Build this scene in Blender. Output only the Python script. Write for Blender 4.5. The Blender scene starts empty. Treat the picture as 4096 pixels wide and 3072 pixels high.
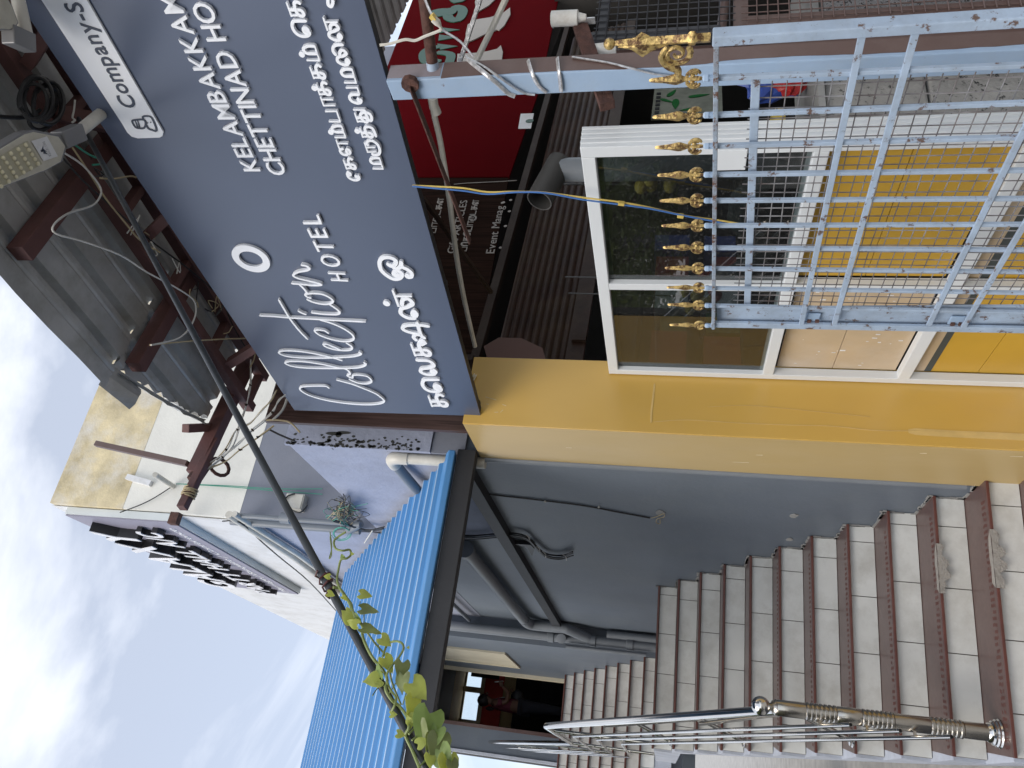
import bpy, bmesh, math, random
from mathutils import Vector as V, Matrix, Quaternion
from mathutils.geometry import tessellate_polygon
random.seed(7)
sc = bpy.context.scene
COL = sc.collection
R = math.radians

# ---------------------------------------------------------------- camera
# world axes: +Y up the stair run, +X across the stairs towards the shop, +Z up
FPX, PITCH, ROLL, YAW = 3100.0, R(12.2), R(2.1), R(27.5)
EYE = V((0, 0, 1.795))
_hf = V((math.sin(YAW), math.cos(YAW), 0)); _rr = V((math.cos(YAW), -math.sin(YAW), 0))
FWD = math.cos(PITCH) * _hf + math.sin(PITCH) * V((0, 0, 1)); _up = _rr.cross(FWD)
RGT = math.cos(ROLL) * _rr + math.sin(ROLL) * _up; UPV = -math.sin(ROLL) * _rr + math.cos(ROLL) * _up
cam = bpy.data.cameras.new("camera"); camo = bpy.data.objects.new("camera", cam); COL.objects.link(camo)
# the phone was held on its side: picture right = down in the world
m = Matrix((-UPV, RGT, -FWD)).transposed().to_4x4(); m.translation = EYE
camo.matrix_world = m
cam.sensor_fit = 'HORIZONTAL'; cam.sensor_width = 36.0; cam.lens = FPX / 4096 * 36
cam.clip_start = 0.05; cam.clip_end = 2000
sc.camera = camo

# ---------------------------------------------------------------- world, sun, exposure
SUN_EL, SUN_AZ = R(44), R(-118)          # azimuth from +Y towards +X (negative: from the street side, left)
w = bpy.data.worlds.new("World"); sc.world = w; w.use_nodes = True
nt = w.node_tree; N = nt.nodes; L = nt.links
bg = N['Background']
sky = N.new('ShaderNodeTexSky'); sky.sky_type = 'NISHITA'; sky.sun_disc = False
sky.sun_elevation = SUN_EL; sky.sun_rotation = SUN_AZ; sky.air_density = 1.0; sky.dust_density = 2.2; sky.ozone_density = 1.2
tc = N.new('ShaderNodeTexCoord')
mp = N.new('ShaderNodeMapping'); mp.inputs['Scale'].default_value = (1.0, 2.2, 2.6); mp.inputs['Rotation'].default_value = (0.4, 0.25, 0.5)
n1 = N.new('ShaderNodeTexNoise'); n1.inputs['Scale'].default_value = 1.7; n1.inputs['Detail'].default_value = 7; n1.inputs['Roughness'].default_value = .55; n1.inputs['Distortion'].default_value = .5
cr = N.new('ShaderNodeValToRGB'); cr.color_ramp.elements[0].position = .44; cr.color_ramp.elements[1].position = .76
cr.color_ramp.elements[0].color = (.30, .30, .30, 1); cr.color_ramp.elements[1].color = (1, 1, 1, 1)
mx = N.new('ShaderNodeMixRGB'); mx.inputs[2].default_value = (8.0, 8.15, 8.5, 1)
L.new(tc.outputs['Generated'], mp.inputs['Vector']); L.new(mp.outputs['Vector'], n1.inputs['Vector']); L.new(n1.outputs['Fac'], cr.inputs[0])
L.new(cr.outputs[0], mx.inputs[0]); L.new(sky.outputs[0], mx.inputs[1]); L.new(mx.outputs[0], bg.inputs['Color'])
bg.inputs['Strength'].default_value = 0.145
sl = bpy.data.lights.new("sun", 'SUN'); sl.energy = 1.5; sl.angle = R(38); sl.color = (1, .95, .87)
so = bpy.data.objects.new("sun", sl); COL.objects.link(so); so.location = (-6, -3, 9)
_sd = V((math.sin(SUN_AZ) * math.cos(SUN_EL), math.cos(SUN_AZ) * math.cos(SUN_EL), math.sin(SUN_EL)))
so.rotation_euler = _sd.to_track_quat('Z', 'Y').to_euler()
vs = sc.view_settings; vs.view_transform = 'Standard'; vs.look = 'None'; vs.gamma = 1; vs.use_curve_mapping = False
vs.exposure = 0.42
try:
    sc.cycles.max_bounces = 8; sc.cycles.transparent_max_bounces = 12; sc.cycles.use_denoising = True
    sc.cycles.sample_clamp_indirect = 6
except Exception: pass

# ---------------------------------------------------------------- where a sight line meets a real plane
def ray(x, y): return FWD + RGT * ((1536 - y) / FPX) + UPV * ((2048 - x) / FPX)
def hit(x, y, p0, n):
    d = ray(x, y); n = V(n); return EYE + d * ((V(p0) - EYE).dot(n) / d.dot(n))
def hx(x, y, X): return hit(x, y, (X, 0, 0), (1, 0, 0))
def hy(x, y, Y): return hit(x, y, (0, Y, 0), (0, 1, 0))
def hz(x, y, Z): return hit(x, y, (0, 0, Z), (0, 0, 1))
def dist(x, y, D): d = ray(x, y); return EYE + d.normalized() * D
def vup(x, y, P):
    d = ray(x, y); q = V(P) - EYE; k = (q.x * d.x + q.y * d.y) / (d.x ** 2 + d.y ** 2); return EYE + d * k

# ---------------------------------------------------------------- materials
MATS = {}
def mat(name, col, rough=.6, metal=0., var=.12, scale=3., dirt=None, damt=.35, dscale=1.4, bump=.15, bscale=40., stretch=None,
        rust=None, rlo=.62, rscale=9., spec=.5, coat=0., dlo=.45, dhi=.75):
    if name in MATS: return MATS[name]
    M = bpy.data.materials.new(name); M.use_nodes = True
    nt = M.node_tree; N = nt.nodes; L = nt.links; b = N['Principled BSDF']
    tc = N.new('ShaderNodeTexCoord'); src = tc.outputs['Object']
    if stretch:
        mp = N.new('ShaderNodeMapping'); mp.inputs['Scale'].default_value = stretch; L.new(src, mp.inputs[0]); src = mp.outputs[0]
    def noise(s, d=4, r=.6):
        n = N.new('ShaderNodeTexNoise'); n.inputs['Scale'].default_value = s; n.inputs['Detail'].default_value = d; n.inputs['Roughness'].default_value = r
        L.new(src, n.inputs['Vector']); return n.outputs['Fac']
    def ramp(f, a, c, ca=(0, 0, 0, 1), cc=(1, 1, 1, 1)):
        q = N.new('ShaderNodeValToRGB'); q.color_ramp.elements[0].position = a; q.color_ramp.elements[1].position = c
        q.color_ramp.elements[0].color = ca; q.color_ramp.elements[1].color = cc; L.new(f, q.inputs[0]); return q.outputs[0]
    lo = tuple(max(0, c * (1 - var)) for c in col) + (1,); hi = tuple(min(1, c * (1 + var)) for c in col) + (1,)
    out = ramp(noise(scale), .3, .7, lo, hi)
    def over(out, fac, c):
        q = N.new('ShaderNodeMixRGB'); L.new(fac, q.inputs[0]); L.new(out, q.inputs[1]); q.inputs[2].default_value = tuple(c) + (1,); return q.outputs[0]
    if dirt: out = over(out, ramp(noise(dscale, 8, .7), dlo, dhi, (0, 0, 0, 1), (damt,) * 3 + (1,)), dirt)
    rv = None
    if rust:
        rv = ramp(noise(rscale, 9, .72), rlo, rlo + .05); out = over(out, rv, rust)
    L.new(out, b.inputs['Base Color'])
    b.inputs['Roughness'].default_value = rough; b.inputs['Metallic'].default_value = metal; b.inputs['Specular IOR Level'].default_value = spec
    b.inputs['Coat Weight'].default_value = coat; b.inputs['Coat Roughness'].default_value = .08
    if bump:
        bp = N.new('ShaderNodeBump'); bp.inputs['Strength'].default_value = bump; bp.inputs['Distance'].default_value = .01
        L.new(noise(bscale, 5), bp.inputs['Height']); L.new(bp.outputs[0], b.inputs['Normal'])
    MATS[name] = M; return M

def wood_mat(name, c1, c2, axis='Y', rough=.45, spec=.4):
    M = bpy.data.materials.new(name); M.use_nodes = True
    nt = M.node_tree; N = nt.nodes; L = nt.links; b = N['Principled BSDF']
    tc = N.new('ShaderNodeTexCoord'); mp = N.new('ShaderNodeMapping'); mp.inputs['Scale'].default_value = (2.2, 2.2, 60) if axis == 'H' else (60, 60, 2.2)
    n = N.new('ShaderNodeTexNoise'); n.inputs['Scale'].default_value = 1.0; n.inputs['Detail'].default_value = 6; n.inputs['Distortion'].default_value = .6
    q = N.new('ShaderNodeValToRGB'); q.color_ramp.elements[0].position = .35; q.color_ramp.elements[1].position = .66
    q.color_ramp.elements[0].color = c1 + (1,); q.color_ramp.elements[1].color = c2 + (1,)
    L.new(tc.outputs['Object'], mp.inputs[0]); L.new(mp.outputs[0], n.inputs['Vector']); L.new(n.outputs['Fac'], q.inputs[0]); L.new(q.outputs[0], b.inputs['Base Color'])
    b.inputs['Roughness'].default_value = rough; b.inputs['Specular IOR Level'].default_value = spec
    MATS[name] = M; return M

def glass_mat(name, tint=(.8, .85, .85), ior=1.75):
    M = bpy.data.materials.new(name); M.use_nodes = True
    nt = M.node_tree; N = nt.nodes; L = nt.links; N.remove(N['Principled BSDF']); out = N['Material Output']
    tr = N.new('ShaderNodeBsdfTransparent'); tr.inputs[0].default_value = tint + (1,)
    gl = N.new('ShaderNodeBsdfGlossy'); gl.inputs['Roughness'].default_value = .015
    fr = N.new('ShaderNodeFresnel'); fr.inputs[0].default_value = ior
    ge = N.new('ShaderNodeNewGeometry'); sb = N.new('ShaderNodeMath'); sb.operation = 'SUBTRACT'; sb.inputs[0].default_value = 1
    mu = N.new('ShaderNodeMath'); mu.operation = 'MULTIPLY'
    L.new(ge.outputs['Backfacing'], sb.inputs[1]); L.new(fr.outputs[0], mu.inputs[0]); L.new(sb.outputs[0], mu.inputs[1])
    ms = N.new('ShaderNodeMixShader'); L.new(mu.outputs[0], ms.inputs[0]); L.new(tr.outputs[0], ms.inputs[1]); L.new(gl.outputs[0], ms.inputs[2])
    # dust film
    df = N.new('ShaderNodeBsdfDiffuse'); df.inputs[0].default_value = (.5, .5, .47, 1)
    tc = N.new('ShaderNodeTexCoord'); n = N.new('ShaderNodeTexNoise'); n.inputs['Scale'].default_value = 90; n.inputs['Detail'].default_value = 8
    rp = N.new('ShaderNodeValToRGB'); rp.color_ramp.elements[0].position = .56; rp.color_ramp.elements[1].position = .85
    rp.color_ramp.elements[0].color = (.015, .015, .015, 1); rp.color_ramp.elements[1].color = (.16, .16, .16, 1)
    L.new(tc.outputs['Object'], n.inputs['Vector']); L.new(n.outputs['Fac'], rp.inputs[0])
    m2 = N.new('ShaderNodeMixShader'); L.new(rp.outputs[0], m2.inputs[0]); L.new(ms.outputs[0], m2.inputs[1]); L.new(df.outputs[0], m2.inputs[2])
    L.new(m2.outputs[0], out.inputs[0]); MATS[name] = M; return M

def leaf_mat(name, col, tcol):
    M = bpy.data.materials.new(name); M.use_nodes = True
    nt = M.node_tree; N = nt.nodes; L = nt.links; b = N['Principled BSDF']; out = N['Material Output']
    tc = N.new('ShaderNodeTexCoord'); n = N.new('ShaderNodeTexNoise'); n.inputs['Scale'].default_value = 22; n.inputs['Detail'].default_value = 3
    q = N.new('ShaderNodeValToRGB'); q.color_ramp.elements[0].color = tuple(c * .7 for c in col) + (1,); q.color_ramp.elements[1].color = tuple(min(1, c * 1.35) for c in col) + (1,)
    q.color_ramp.elements[0].position = .3; q.color_ramp.elements[1].position = .7
    L.new(tc.outputs['Object'], n.inputs['Vector']); L.new(n.outputs['Fac'], q.inputs[0]); L.new(q.outputs[0], b.inputs['Base Color']); b.inputs['Roughness'].default_value = .45
    t = N.new('ShaderNodeBsdfTranslucent'); t.inputs[0].default_value = tcol + (1,)
    ms = N.new('ShaderNodeMixShader'); ms.inputs[0].default_value = .45; L.new(b.outputs[0], ms.inputs[1]); L.new(t.outputs[0], ms.inputs[2]); L.new(ms.outputs[0], out.inputs[0])
    MATS[name] = M; return M

# ---------------------------------------------------------------- mesh building
ORG = {}
def tag(o, label=None, cat=None, group=None, kind=None):
    if label: o['label'] = label
    if cat: o['category'] = cat
    if group: o['group'] = group
    if kind: o['kind'] = kind
    return o
def thing(name, loc, label, cat, group=None):
    o = bpy.data.objects.new(name, None); COL.objects.link(o); o.location = loc; o.empty_display_size = .1
    ORG[o] = V(loc); return tag(o, label, cat, group)

def smooth_path(pts, k=5, closed=False):
    pts = [V(p) for p in pts]; n = len(pts)
    if n < 3: return pts
    out = []
    for i in range(n if closed else n - 1):
        if closed: p0, p1, p2, p3 = pts[i - 1], pts[i], pts[(i + 1) % n], pts[(i + 2) % n]
        else: p0, p1, p2, p3 = pts[max(i - 1, 0)], pts[i], pts[i + 1], pts[min(i + 2, n - 1)]
        for j in range(k):
            t = j / k
            out.append(.5 * ((2 * p1) + (p2 - p0) * t + (2 * p0 - 5 * p1 + 4 * p2 - p3) * t * t + (3 * p1 - p0 - 3 * p2 + p3) * t ** 3))
    if not closed: out.append(pts[-1])
    return out

class MB:
    def __init__(s): s.v = []; s.f = []
    def add(s, vs, fs):
        k = len(s.v); s.v += [V(q) for q in vs]; s.f += [tuple(i + k for i in f) for f in fs]; return s
    def hexa(s, a):   # 8 corners: bottom ring 0-3, top ring 4-7
        return s.add(a, [(3, 2, 1, 0), (4, 5, 6, 7), (0, 1, 5, 4), (1, 2, 6, 5), (2, 3, 7, 6), (3, 0, 4, 7)])
    def box(s, lo, hi):
        x0, y0, z0 = lo; x1, y1, z1 = hi
        return s.hexa([(x0, y0, z0), (x1, y0, z0), (x1, y1, z0), (x0, y1, z0), (x0, y0, z1), (x1, y0, z1), (x1, y1, z1), (x0, y1, z1)])
    def obox(s, c, ax, ay, az):
        c, ax, ay, az = V(c), V(ax), V(ay), V(az)
        return s.hexa([c - ax - ay - az, c + ax - ay - az, c + ax + ay - az, c - ax + ay - az, c - ax - ay + az, c + ax - ay + az, c + ax + ay + az, c - ax + ay + az])
    def bar(s, p, q, w, h, up=(0, 0, 1)):
        p, q = V(p), V(q); d = (q - p); l = d.length; d.normalize(); u = V(up); sx = d.cross(u)
        if sx.length < 1e-4: sx = d.cross(V((1, 0, 0)))
        sx.normalize(); u = sx.cross(d)
        return s.obox((p + q) / 2, sx * w / 2, d * l / 2, u * h / 2)
    def tube(s, pts, r, n=8, closed=False, flat=1.0):
        pts = [V(p) for p in pts]; m = len(pts); rs = r if isinstance(r, (list, tuple)) else [r] * m
        t0 = (pts[1] - pts[0]).normalized(); u = t0.orthogonal().normalized(); rings = []
        for i in range(m):
            if closed: t = pts[(i + 1) % m] - pts[i - 1]
            else: t = pts[min(i + 1, m - 1)] - pts[max(i - 1, 0)]
            if t.length < 1e-9: t = t0
            t.normalize(); u = u - t * u.dot(t)
            if u.length < 1e-6: u = t.orthogonal()
            u.normalize(); b = t.cross(u)
            rings.append([pts[i] + (u * math.cos(2 * math.pi * j / n) + b * math.sin(2 * math.pi * j / n) * flat) * rs[i] for j in range(n)])
        vs = [q for rg in rings for q in rg]; fs = []
        for i in range(m if closed else m - 1):
            for j in range(n):
                a = i * n + j; b2 = i * n + (j + 1) % n; c = ((i + 1) % m) * n + (j + 1) % n; d = ((i + 1) % m) * n + j
                fs.append((a, b2, c, d))
        if not closed: fs += [tuple(range(n - 1, -1, -1)), tuple((m - 1) * n + j for j in range(n))]
        return s.add(vs, fs)
    def lathe(s, p, axis, prof, n=20):
        p = V(p); ax = V(axis).normalized(); u = ax.orthogonal().normalized(); b = ax.cross(u); m = len(prof)
        vs = [p + ax * h + (u * math.cos(2 * math.pi * j / n) + b * math.sin(2 * math.pi * j / n)) * max(r, 1e-4) for h, r in prof for j in range(n)]
        fs = [(i * n + j, i * n + (j + 1) % n, (i + 1) * n + (j + 1) % n, (i + 1) * n + j) for i in range(m - 1) for j in range(n)]
        fs += [tuple(range(n - 1, -1, -1)), tuple((m - 1) * n + j for j in range(n))]
        return s.add(vs, fs)
    def sphere(s, c, r, n=14, k=8, sc_=(1, 1, 1)):
        c = V(c); vs = []; fs = []
        for i in range(k + 1):
            t = math.pi * i / k
            for j in range(n):
                a = 2 * math.pi * j / n
                vs.append(c + V((math.sin(t) * math.cos(a) * sc_[0], math.sin(t) * math.sin(a) * sc_[1], math.cos(t) * sc_[2])) * r)
        for i in range(k):
            for j in range(n): fs.append((i * n + j, (i + 1) * n + j, (i + 1) * n + (j + 1) % n, i * n + (j + 1) % n))
        return s.add(vs, fs)
    def prism(s, poly, vec):   # any simple polygon, extruded
        poly = [V(p) for p in poly]; vec = V(vec); n = len(poly)
        tris = tessellate_polygon([poly]); nn = V((0, 0, 0))
        for i in range(n): nn += poly[i].cross(poly[(i + 1) % n])
        flip = nn.dot(vec) > 0
        fs = []
        for t in tris:
            a, b, c = t; tn = (poly[b] - poly[a]).cross(poly[c] - poly[a])
            if tn.dot(vec) > 0: a, b, c = c, b, a
            fs.append((a, b, c)); fs.append((c + n, b + n, a + n))
        for i in range(n):
            j = (i + 1) % n; fs.append((i, i + n, j + n, j) if not flip else (j, j + n, i + n, i))
        return s.add(poly + [p + vec for p in poly], fs)
    def ribbon(s, pts, wd, nrm, th):  # flat stroke of width wd lying on a plane with normal nrm, thickness th, round ends
        pts = [V(p) for p in pts]; nrm = V(nrm).normalized(); m = len(pts); lf = []; rt = []
        ln = 0
        for i in range(m):
            t = pts[min(i + 1, m - 1)] - pts[max(i - 1, 0)]
            if t.length < 1e-9: t = V((1, 0, 0))
            t.normalize(); sd = nrm.cross(t).normalized(); k = wd / 2
            if i in (0, m - 1): k *= .55
            lift = nrm * (th + .0012 * i / max(1, m - 1))
            ps = pts[i] - t * (wd * .2 if i == 0 else 0) + t * (wd * .2 if i == m - 1 else 0)
            lf.append((ps + sd * k, ps + sd * k + lift)); rt.append((ps - sd * k, ps - sd * k + lift))
        vs = []; fs = []
        for i in range(m): vs += [lf[i][0], lf[i][1], rt[i][1], rt[i][0]]
        for i in range(m - 1):
            a = i * 4; b = a + 4
            fs += [(a + 1, b + 1, b + 2, a + 2), (a, b, b + 1, a + 1), (a + 2, b + 2, b + 3, a + 3)]
        fs += [(0, 1, 2, 3), ((m - 1) * 4 + 3, (m - 1) * 4 + 2, (m - 1) * 4 + 1, (m - 1) * 4)]
        return s.add(vs, fs)
    def build(s, name, M, parent=None, smooth=False, bev=0, org=None, label=None, cat=None, group=None, kind=None, mats=None, fm=None):
        if parent is not None: o0 = ORG[parent]
        elif org is not None: o0 = V(org)
        else:
            k = len(s.v); o0 = V((sum(q.x for q in s.v) / k, sum(q.y for q in s.v) / k, min(q.z for q in s.v)))
        me = bpy.data.meshes.new(name); me.from_pydata([q - o0 for q in s.v], [], s.f)
        bm = bmesh.new(); bm.from_mesh(me); bmesh.ops.recalc_face_normals(bm, faces=bm.faces); bm.to_mesh(me); bm.free()
        if mats:
            for q in mats: me.materials.append(MATS[q])
        else: me.materials.append(MATS[M] if isinstance(M, str) else M)
        if smooth:
            for p in me.polygons: p.use_smooth = True
        me.update()
        o = bpy.data.objects.new(name, me); COL.objects.link(o)
        if parent is not None: o.parent = parent; ORG[o] = o0
        else: o.location = o0; ORG[o] = o0
        if smooth and smooth != 'all':
            try:
                me.set_sharp_from_angle(angle=R(38))
            except Exception: pass
        if bev:
            b = o.modifiers.new('edge', 'BEVEL'); b.width = bev; b.segments = 2; b.limit_method = 'ANGLE'; b.angle_limit = R(50)
        return tag(o, label, cat, group, kind)

def copy_tree(o, parent=None, loc=None):
    c = o.copy(); COL.objects.link(c)
    if parent is not None: c.parent = parent
    if loc is not None: c.location = loc
    for ch in list(o.children): copy_tree(ch, c)
    return c

# ---------------------------------------------------------------- lettering
def font_char(ch, bold=0., res=3):
    c = bpy.data.curves.new('glyph', 'FONT'); c.body = ch; c.size = 1.0; c.resolution_u = res; c.fill_mode = 'FRONT'; c.extrude = 0; c.offset = bold
    o = bpy.data.objects.new('glyph', c); COL.objects.link(o)
    bpy.context.view_layer.update()
    me = o.to_mesh(); vs = [q.co.copy() for q in me.vertices]; fs = [tuple(p.vertices) for p in me.polygons]
    o.to_mesh_clear(); bpy.data.objects.remove(o); bpy.data.curves.remove(c)
    return vs, fs
_gc = {}
def glyph(ch, bold=0.):
    if (ch, bold) not in _gc: _gc[(ch, bold)] = font_char(ch, bold)
    return _gc[(ch, bold)]
_adv = {}
def extrude_flat(mb, vs, fs, nrm, th):
    n = len(vs); off = V(nrm).normalized() * th
    edges = {}
    for f in fs:
        for i in range(len(f)):
            a, b = f[i], f[(i + 1) % len(f)]
            edges[(a, b)] = edges.get((a, b), 0) + 1
    F = [tuple(reversed(f)) for f in fs] + [tuple(i + n for i in f) for f in fs]
    for (a, b) in edges:
        if (b, a) not in edges: F.append((a, b, b + n, a + n))
    mb.add(list(vs) + [q + off for q in vs], F)
def lay_text(parent, text, p0, p1, top, nrm, th, M, name='letter', fit=None, bold=0., joined=False, slant=0., label=None):
    """letters on a plane: baseline p0->p1 (width of `fit` letters), cap height towards top"""
    xs = []; x = 0
    for ch in text:
        if ch == ' ': xs.append((x, None)); x += .34; continue
        vs, fs = glyph(ch, bold); x0 = min(q.x for q in vs); x1 = max(q.x for q in vs)
        xs.append((x - x0, (vs, fs))); x += (x1 - x0) + .085
    nfit = len(fit) if fit else len(text)
    end = xs[nfit][0] + min(q.x for q in xs[nfit][1][0]) - .085 if nfit < len(text) and xs[nfit][1] else x - .085
    cap = max(q.y for q in glyph('H')[0])
    p0, p1, top = V(p0), V(p1), V(top); du = (p1 - p0) / end; dv = (top - p0) / cap
    jm = MB() if joined else None; outs = []
    for (ox, g) in xs:
        if g is None: continue
        vs, fs = g; mb = jm or MB()
        extrude_flat(mb, [p0 + du * (q.x + ox + slant * q.y) + dv * q.y for q in vs], fs, nrm, th)
        if not joined: outs.append(mb.build(name, M, parent))
    if joined: outs.append(jm.build(name, M, parent, label=label))
    return outs
# ================================================================ materials in use
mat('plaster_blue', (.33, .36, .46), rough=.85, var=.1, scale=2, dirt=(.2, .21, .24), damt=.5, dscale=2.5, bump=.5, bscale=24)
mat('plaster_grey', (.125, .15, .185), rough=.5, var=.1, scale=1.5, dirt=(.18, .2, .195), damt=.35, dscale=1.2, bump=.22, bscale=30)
mat('cream_wall', (.78, .77, .71), rough=.9, var=.05, dirt=(.5, .49, .45), damt=.3, dscale=.9, bump=.2)
mat('stained_wall', (.62, .53, .34), rough=.95, var=.28, scale=3.5, dirt=(.74, .72, .68), damt=.95, dscale=2.6, bump=.4, rust=(.46, .46, .5), rlo=.61, rscale=2.2)
mat('slate_wall', (.2, .215, .26), rough=.8, var=.08, dirt=(.26, .27, .3), damt=.4, bump=.15)
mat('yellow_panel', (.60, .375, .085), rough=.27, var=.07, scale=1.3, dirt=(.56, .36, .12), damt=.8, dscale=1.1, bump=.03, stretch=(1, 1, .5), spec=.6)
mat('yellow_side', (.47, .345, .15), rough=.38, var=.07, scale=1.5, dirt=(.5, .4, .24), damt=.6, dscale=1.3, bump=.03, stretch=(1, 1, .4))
mat('blue_roof_highlight', (.62, .74, .84), rough=.4, var=.1, bump=0)  # sky highlight on the canopy ribs, put into the colour
mat('blue_roof', (.072, .245, .52), rough=.45, var=.05, scale=2, dirt=(.1, .25, .45), damt=.4, bump=.02, spec=.6)
mat('dark_steel', (.028, .028, .03), rough=.5, var=.2, bump=.1)
mat('tile_white', (.70, .71, .68), rough=.3, var=.07, scale=4, dirt=(.33, .31, .26), damt=.55, dscale=3.5, bump=.03)
mat('grout', (.13, .11, .09), rough=.9)
mat('granite_brown', (.105, .062, .055), rough=.35, var=.15, scale=30, dirt=(.16, .12, .11), damt=.5, dscale=3, bump=.03)
mat('nosing_red', (.12, .04, .03), rough=.4, var=.2, scale=12)
mat('stair_plaster', (.5, .54, .62), rough=.85, var=.12, dirt=(.3, .31, .33), damt=.5, dscale=5, bump=.4)
mat('steel_polished', (.72, .70, .66), rough=.13, metal=1, var=.03, bump=0)
mat('steel_brushed', (.5, .47, .42), rough=.24, metal=1, var=.08, bump=.03)
mat('pipe_grey', (.17, .19, .215), rough=.42, var=.1, dirt=(.25, .26, .26), damt=.4, bump=.06)
mat('pipe_white', (.6, .58, .52), rough=.4, var=.1, dirt=(.3, .27, .2), damt=.6, dscale=5, bump=.06)
mat('black_paint', (.02, .021, .024), rough=.6, var=.3)
mat('black_rubber', (.012, .012, .013), rough=.45, var=.2, bump=.05)
mat('cream_trim', (.58, .53, .4), rough=.6, var=.08, dirt=(.4, .35, .25), damt=.4)
mat('asphalt', (.06, .058, .055), rough=.95, var=.3, scale=12, bump=.6, bscale=90)
mat('paving', (.36, .35, .33), rough=.9, var=.2, scale=5, bump=.4)
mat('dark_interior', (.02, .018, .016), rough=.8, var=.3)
mat('red_wall', (.5, .04, .03), rough=.6, var=.1)
mat('tan_wall', (.48, .36, .19), rough=.7, var=.1)
mat('concrete', (.3, .3, .29), rough=.95, var=.2, dirt=(.16, .16, .16), damt=.5, bump=.5)
mat('bark', (.07, .05, .035), rough=.9, var=.3, bump=.8)
mat('white_paint', (.72, .73, .74), rough=.5, var=.05, dirt=(.4, .38, .34), damt=.5, dscale=4)
glass_mat('window_glass', (.93, .96, .96), 1.45)

# ================================================================ ground
mb = MB().add([(-400, -400, 0), (400, -400, 0), (400, 400, 0), (-400, 400, 0)], [(0, 1, 2, 3)])
mb.build('ground', 'paving', kind='structure', org=(0, 0, 0))
MB().add([(-9, -60, .004), (-1.2, -60, .004), (-1.2, 3.0, .004), (-9, 3.0, .004)], [(0, 1, 2, 3)]).build('road', 'asphalt', kind='structure', org=(-5, -20, .004))
MB().add([(-1.0, 3.2, .006), (.385, 3.2, .006), (.385, 11, .006), (-1.0, 11, .006)], [(0, 1, 2, 3)]).build('side_yard', mat('dark_yard', (.02, .024, .034), rough=.7, var=.4), kind='structure', org=(0, 6, .006))
MB().box((-1.2, -20, .0), (-1.05, 3.0, .12)).build('kerb', 'concrete', kind='structure', bev=.01)

# ================================================================ party hall building behind (tall) and the low wing beside the stairs
hall = thing('party_hall_building', (3.2, 9, 0), 'tall cream and slate building rising behind the blue stair roof, stained along its parapet', 'building')
ZY, ZG, ZT = 6.55, 5.42, 7.30
MB().box((1.67, 5.85, 4.0), (7.5, 14.0, ZG)).build('slate_band', 'slate_wall', hall)
MB().box((1.668, 5.848, ZG), (7.5, 14.0, ZY)).build('cream_band', 'cream_wall', hall)
MB().box((1.666, 5.846, ZY), (7.5, 14.0, ZT)).build('stained_parapet', 'stained_wall', hall)
# street side face is whitewashed over its full height
MB().box((1.655, 5.9, 5.46), (1.66, 13.98, ZT + .012)).build('white_side_face', 'white_paint', hall)
MB().box((1.658, 5.95, 4.18), (1.664, 13.98, 5.44)).build('blue_side_face', 'plaster_blue', hall)

wing = thing('stair_side_wall', (1.77, 5, 0), 'grey blue rough plastered wall along the stairs, running up past the blue roof', 'wall')
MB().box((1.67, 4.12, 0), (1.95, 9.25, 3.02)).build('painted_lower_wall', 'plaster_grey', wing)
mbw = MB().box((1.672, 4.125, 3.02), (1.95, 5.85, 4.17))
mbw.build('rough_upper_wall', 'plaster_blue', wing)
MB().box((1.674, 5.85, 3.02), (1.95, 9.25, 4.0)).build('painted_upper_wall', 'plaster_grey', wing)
MB().box((1.655, 4.09, 3.23), (2.05, 4.12, 4.175)).build('end_render', 'plaster_blue', wing)
MB().box((1.655, 4.10, 3.02), (1.66 + .28, 4.12, 3.225)).build('end_recess', 'slate_wall', wing)
MB().box((1.42, 9.25, 1.4), (1.95, 12.09, 5.5)).build('jogged_wall', 'plaster_grey', wing)
MB().box((1.60, 4.3, 3.01), (1.672, 9.25, 3.10)).build('black_band', 'black_paint', wing)   # dark painted band along the wall
# recessed cream window on the upper part of the wall
wq = [hx(x, y, 1.418) for x, y in ((1745, 2582), (2018, 2621), (2062, 2660), (1745, 2628))]
wya, wyb = min(wq[0].y, wq[1].y), max(wq[2].y, wq[3].y); wza, wzb = wq[1].z, wq[0].z + .3
win = MB().box((1.408, wya, wza), (1.4195, wyb, wzb)).build('window_board', 'cream_trim', wing)
for a, b, c, d in ((wya - .05, wya, wza - .05, wzb), (wyb, wyb + .05, wza - .05, wzb), (wya, wyb, wza - .05, wza)): MB().box((1.395, a, c), (1.4195, b, d)).build('window_frame', 'cream_trim', win)
# paint chips and patches on the lower wall
for (px, py, r) in ((3175, 2062, .035), (3157, 2157, .032), (2640, 2050, .04)):
    c = hx(px, py, 1.669); pts = [c + V((0, math.cos(a) * r * 1.2 * random.uniform(.7, 1.2), math.sin(a) * r * random.uniform(.5, .9))) for a in [i * .52 for i in range(12)]]
    MB().prism(pts, (-.003, 0, 0)).build('paint_patch', 'concrete', wing)

# unseen flat slab over the top flight, added to keep the doorway dim
sl_ = thing('added_unseen_slab', (1, 11.4, 5.5), 'added unseen slab over the top flight that dims the doorway, hidden behind the blue roof', 'slab')
MB().box((.2, 9.1, 5.53), (1.66, 14.3, 5.63)).build('slab', 'plaster_grey', sl_)

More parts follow.
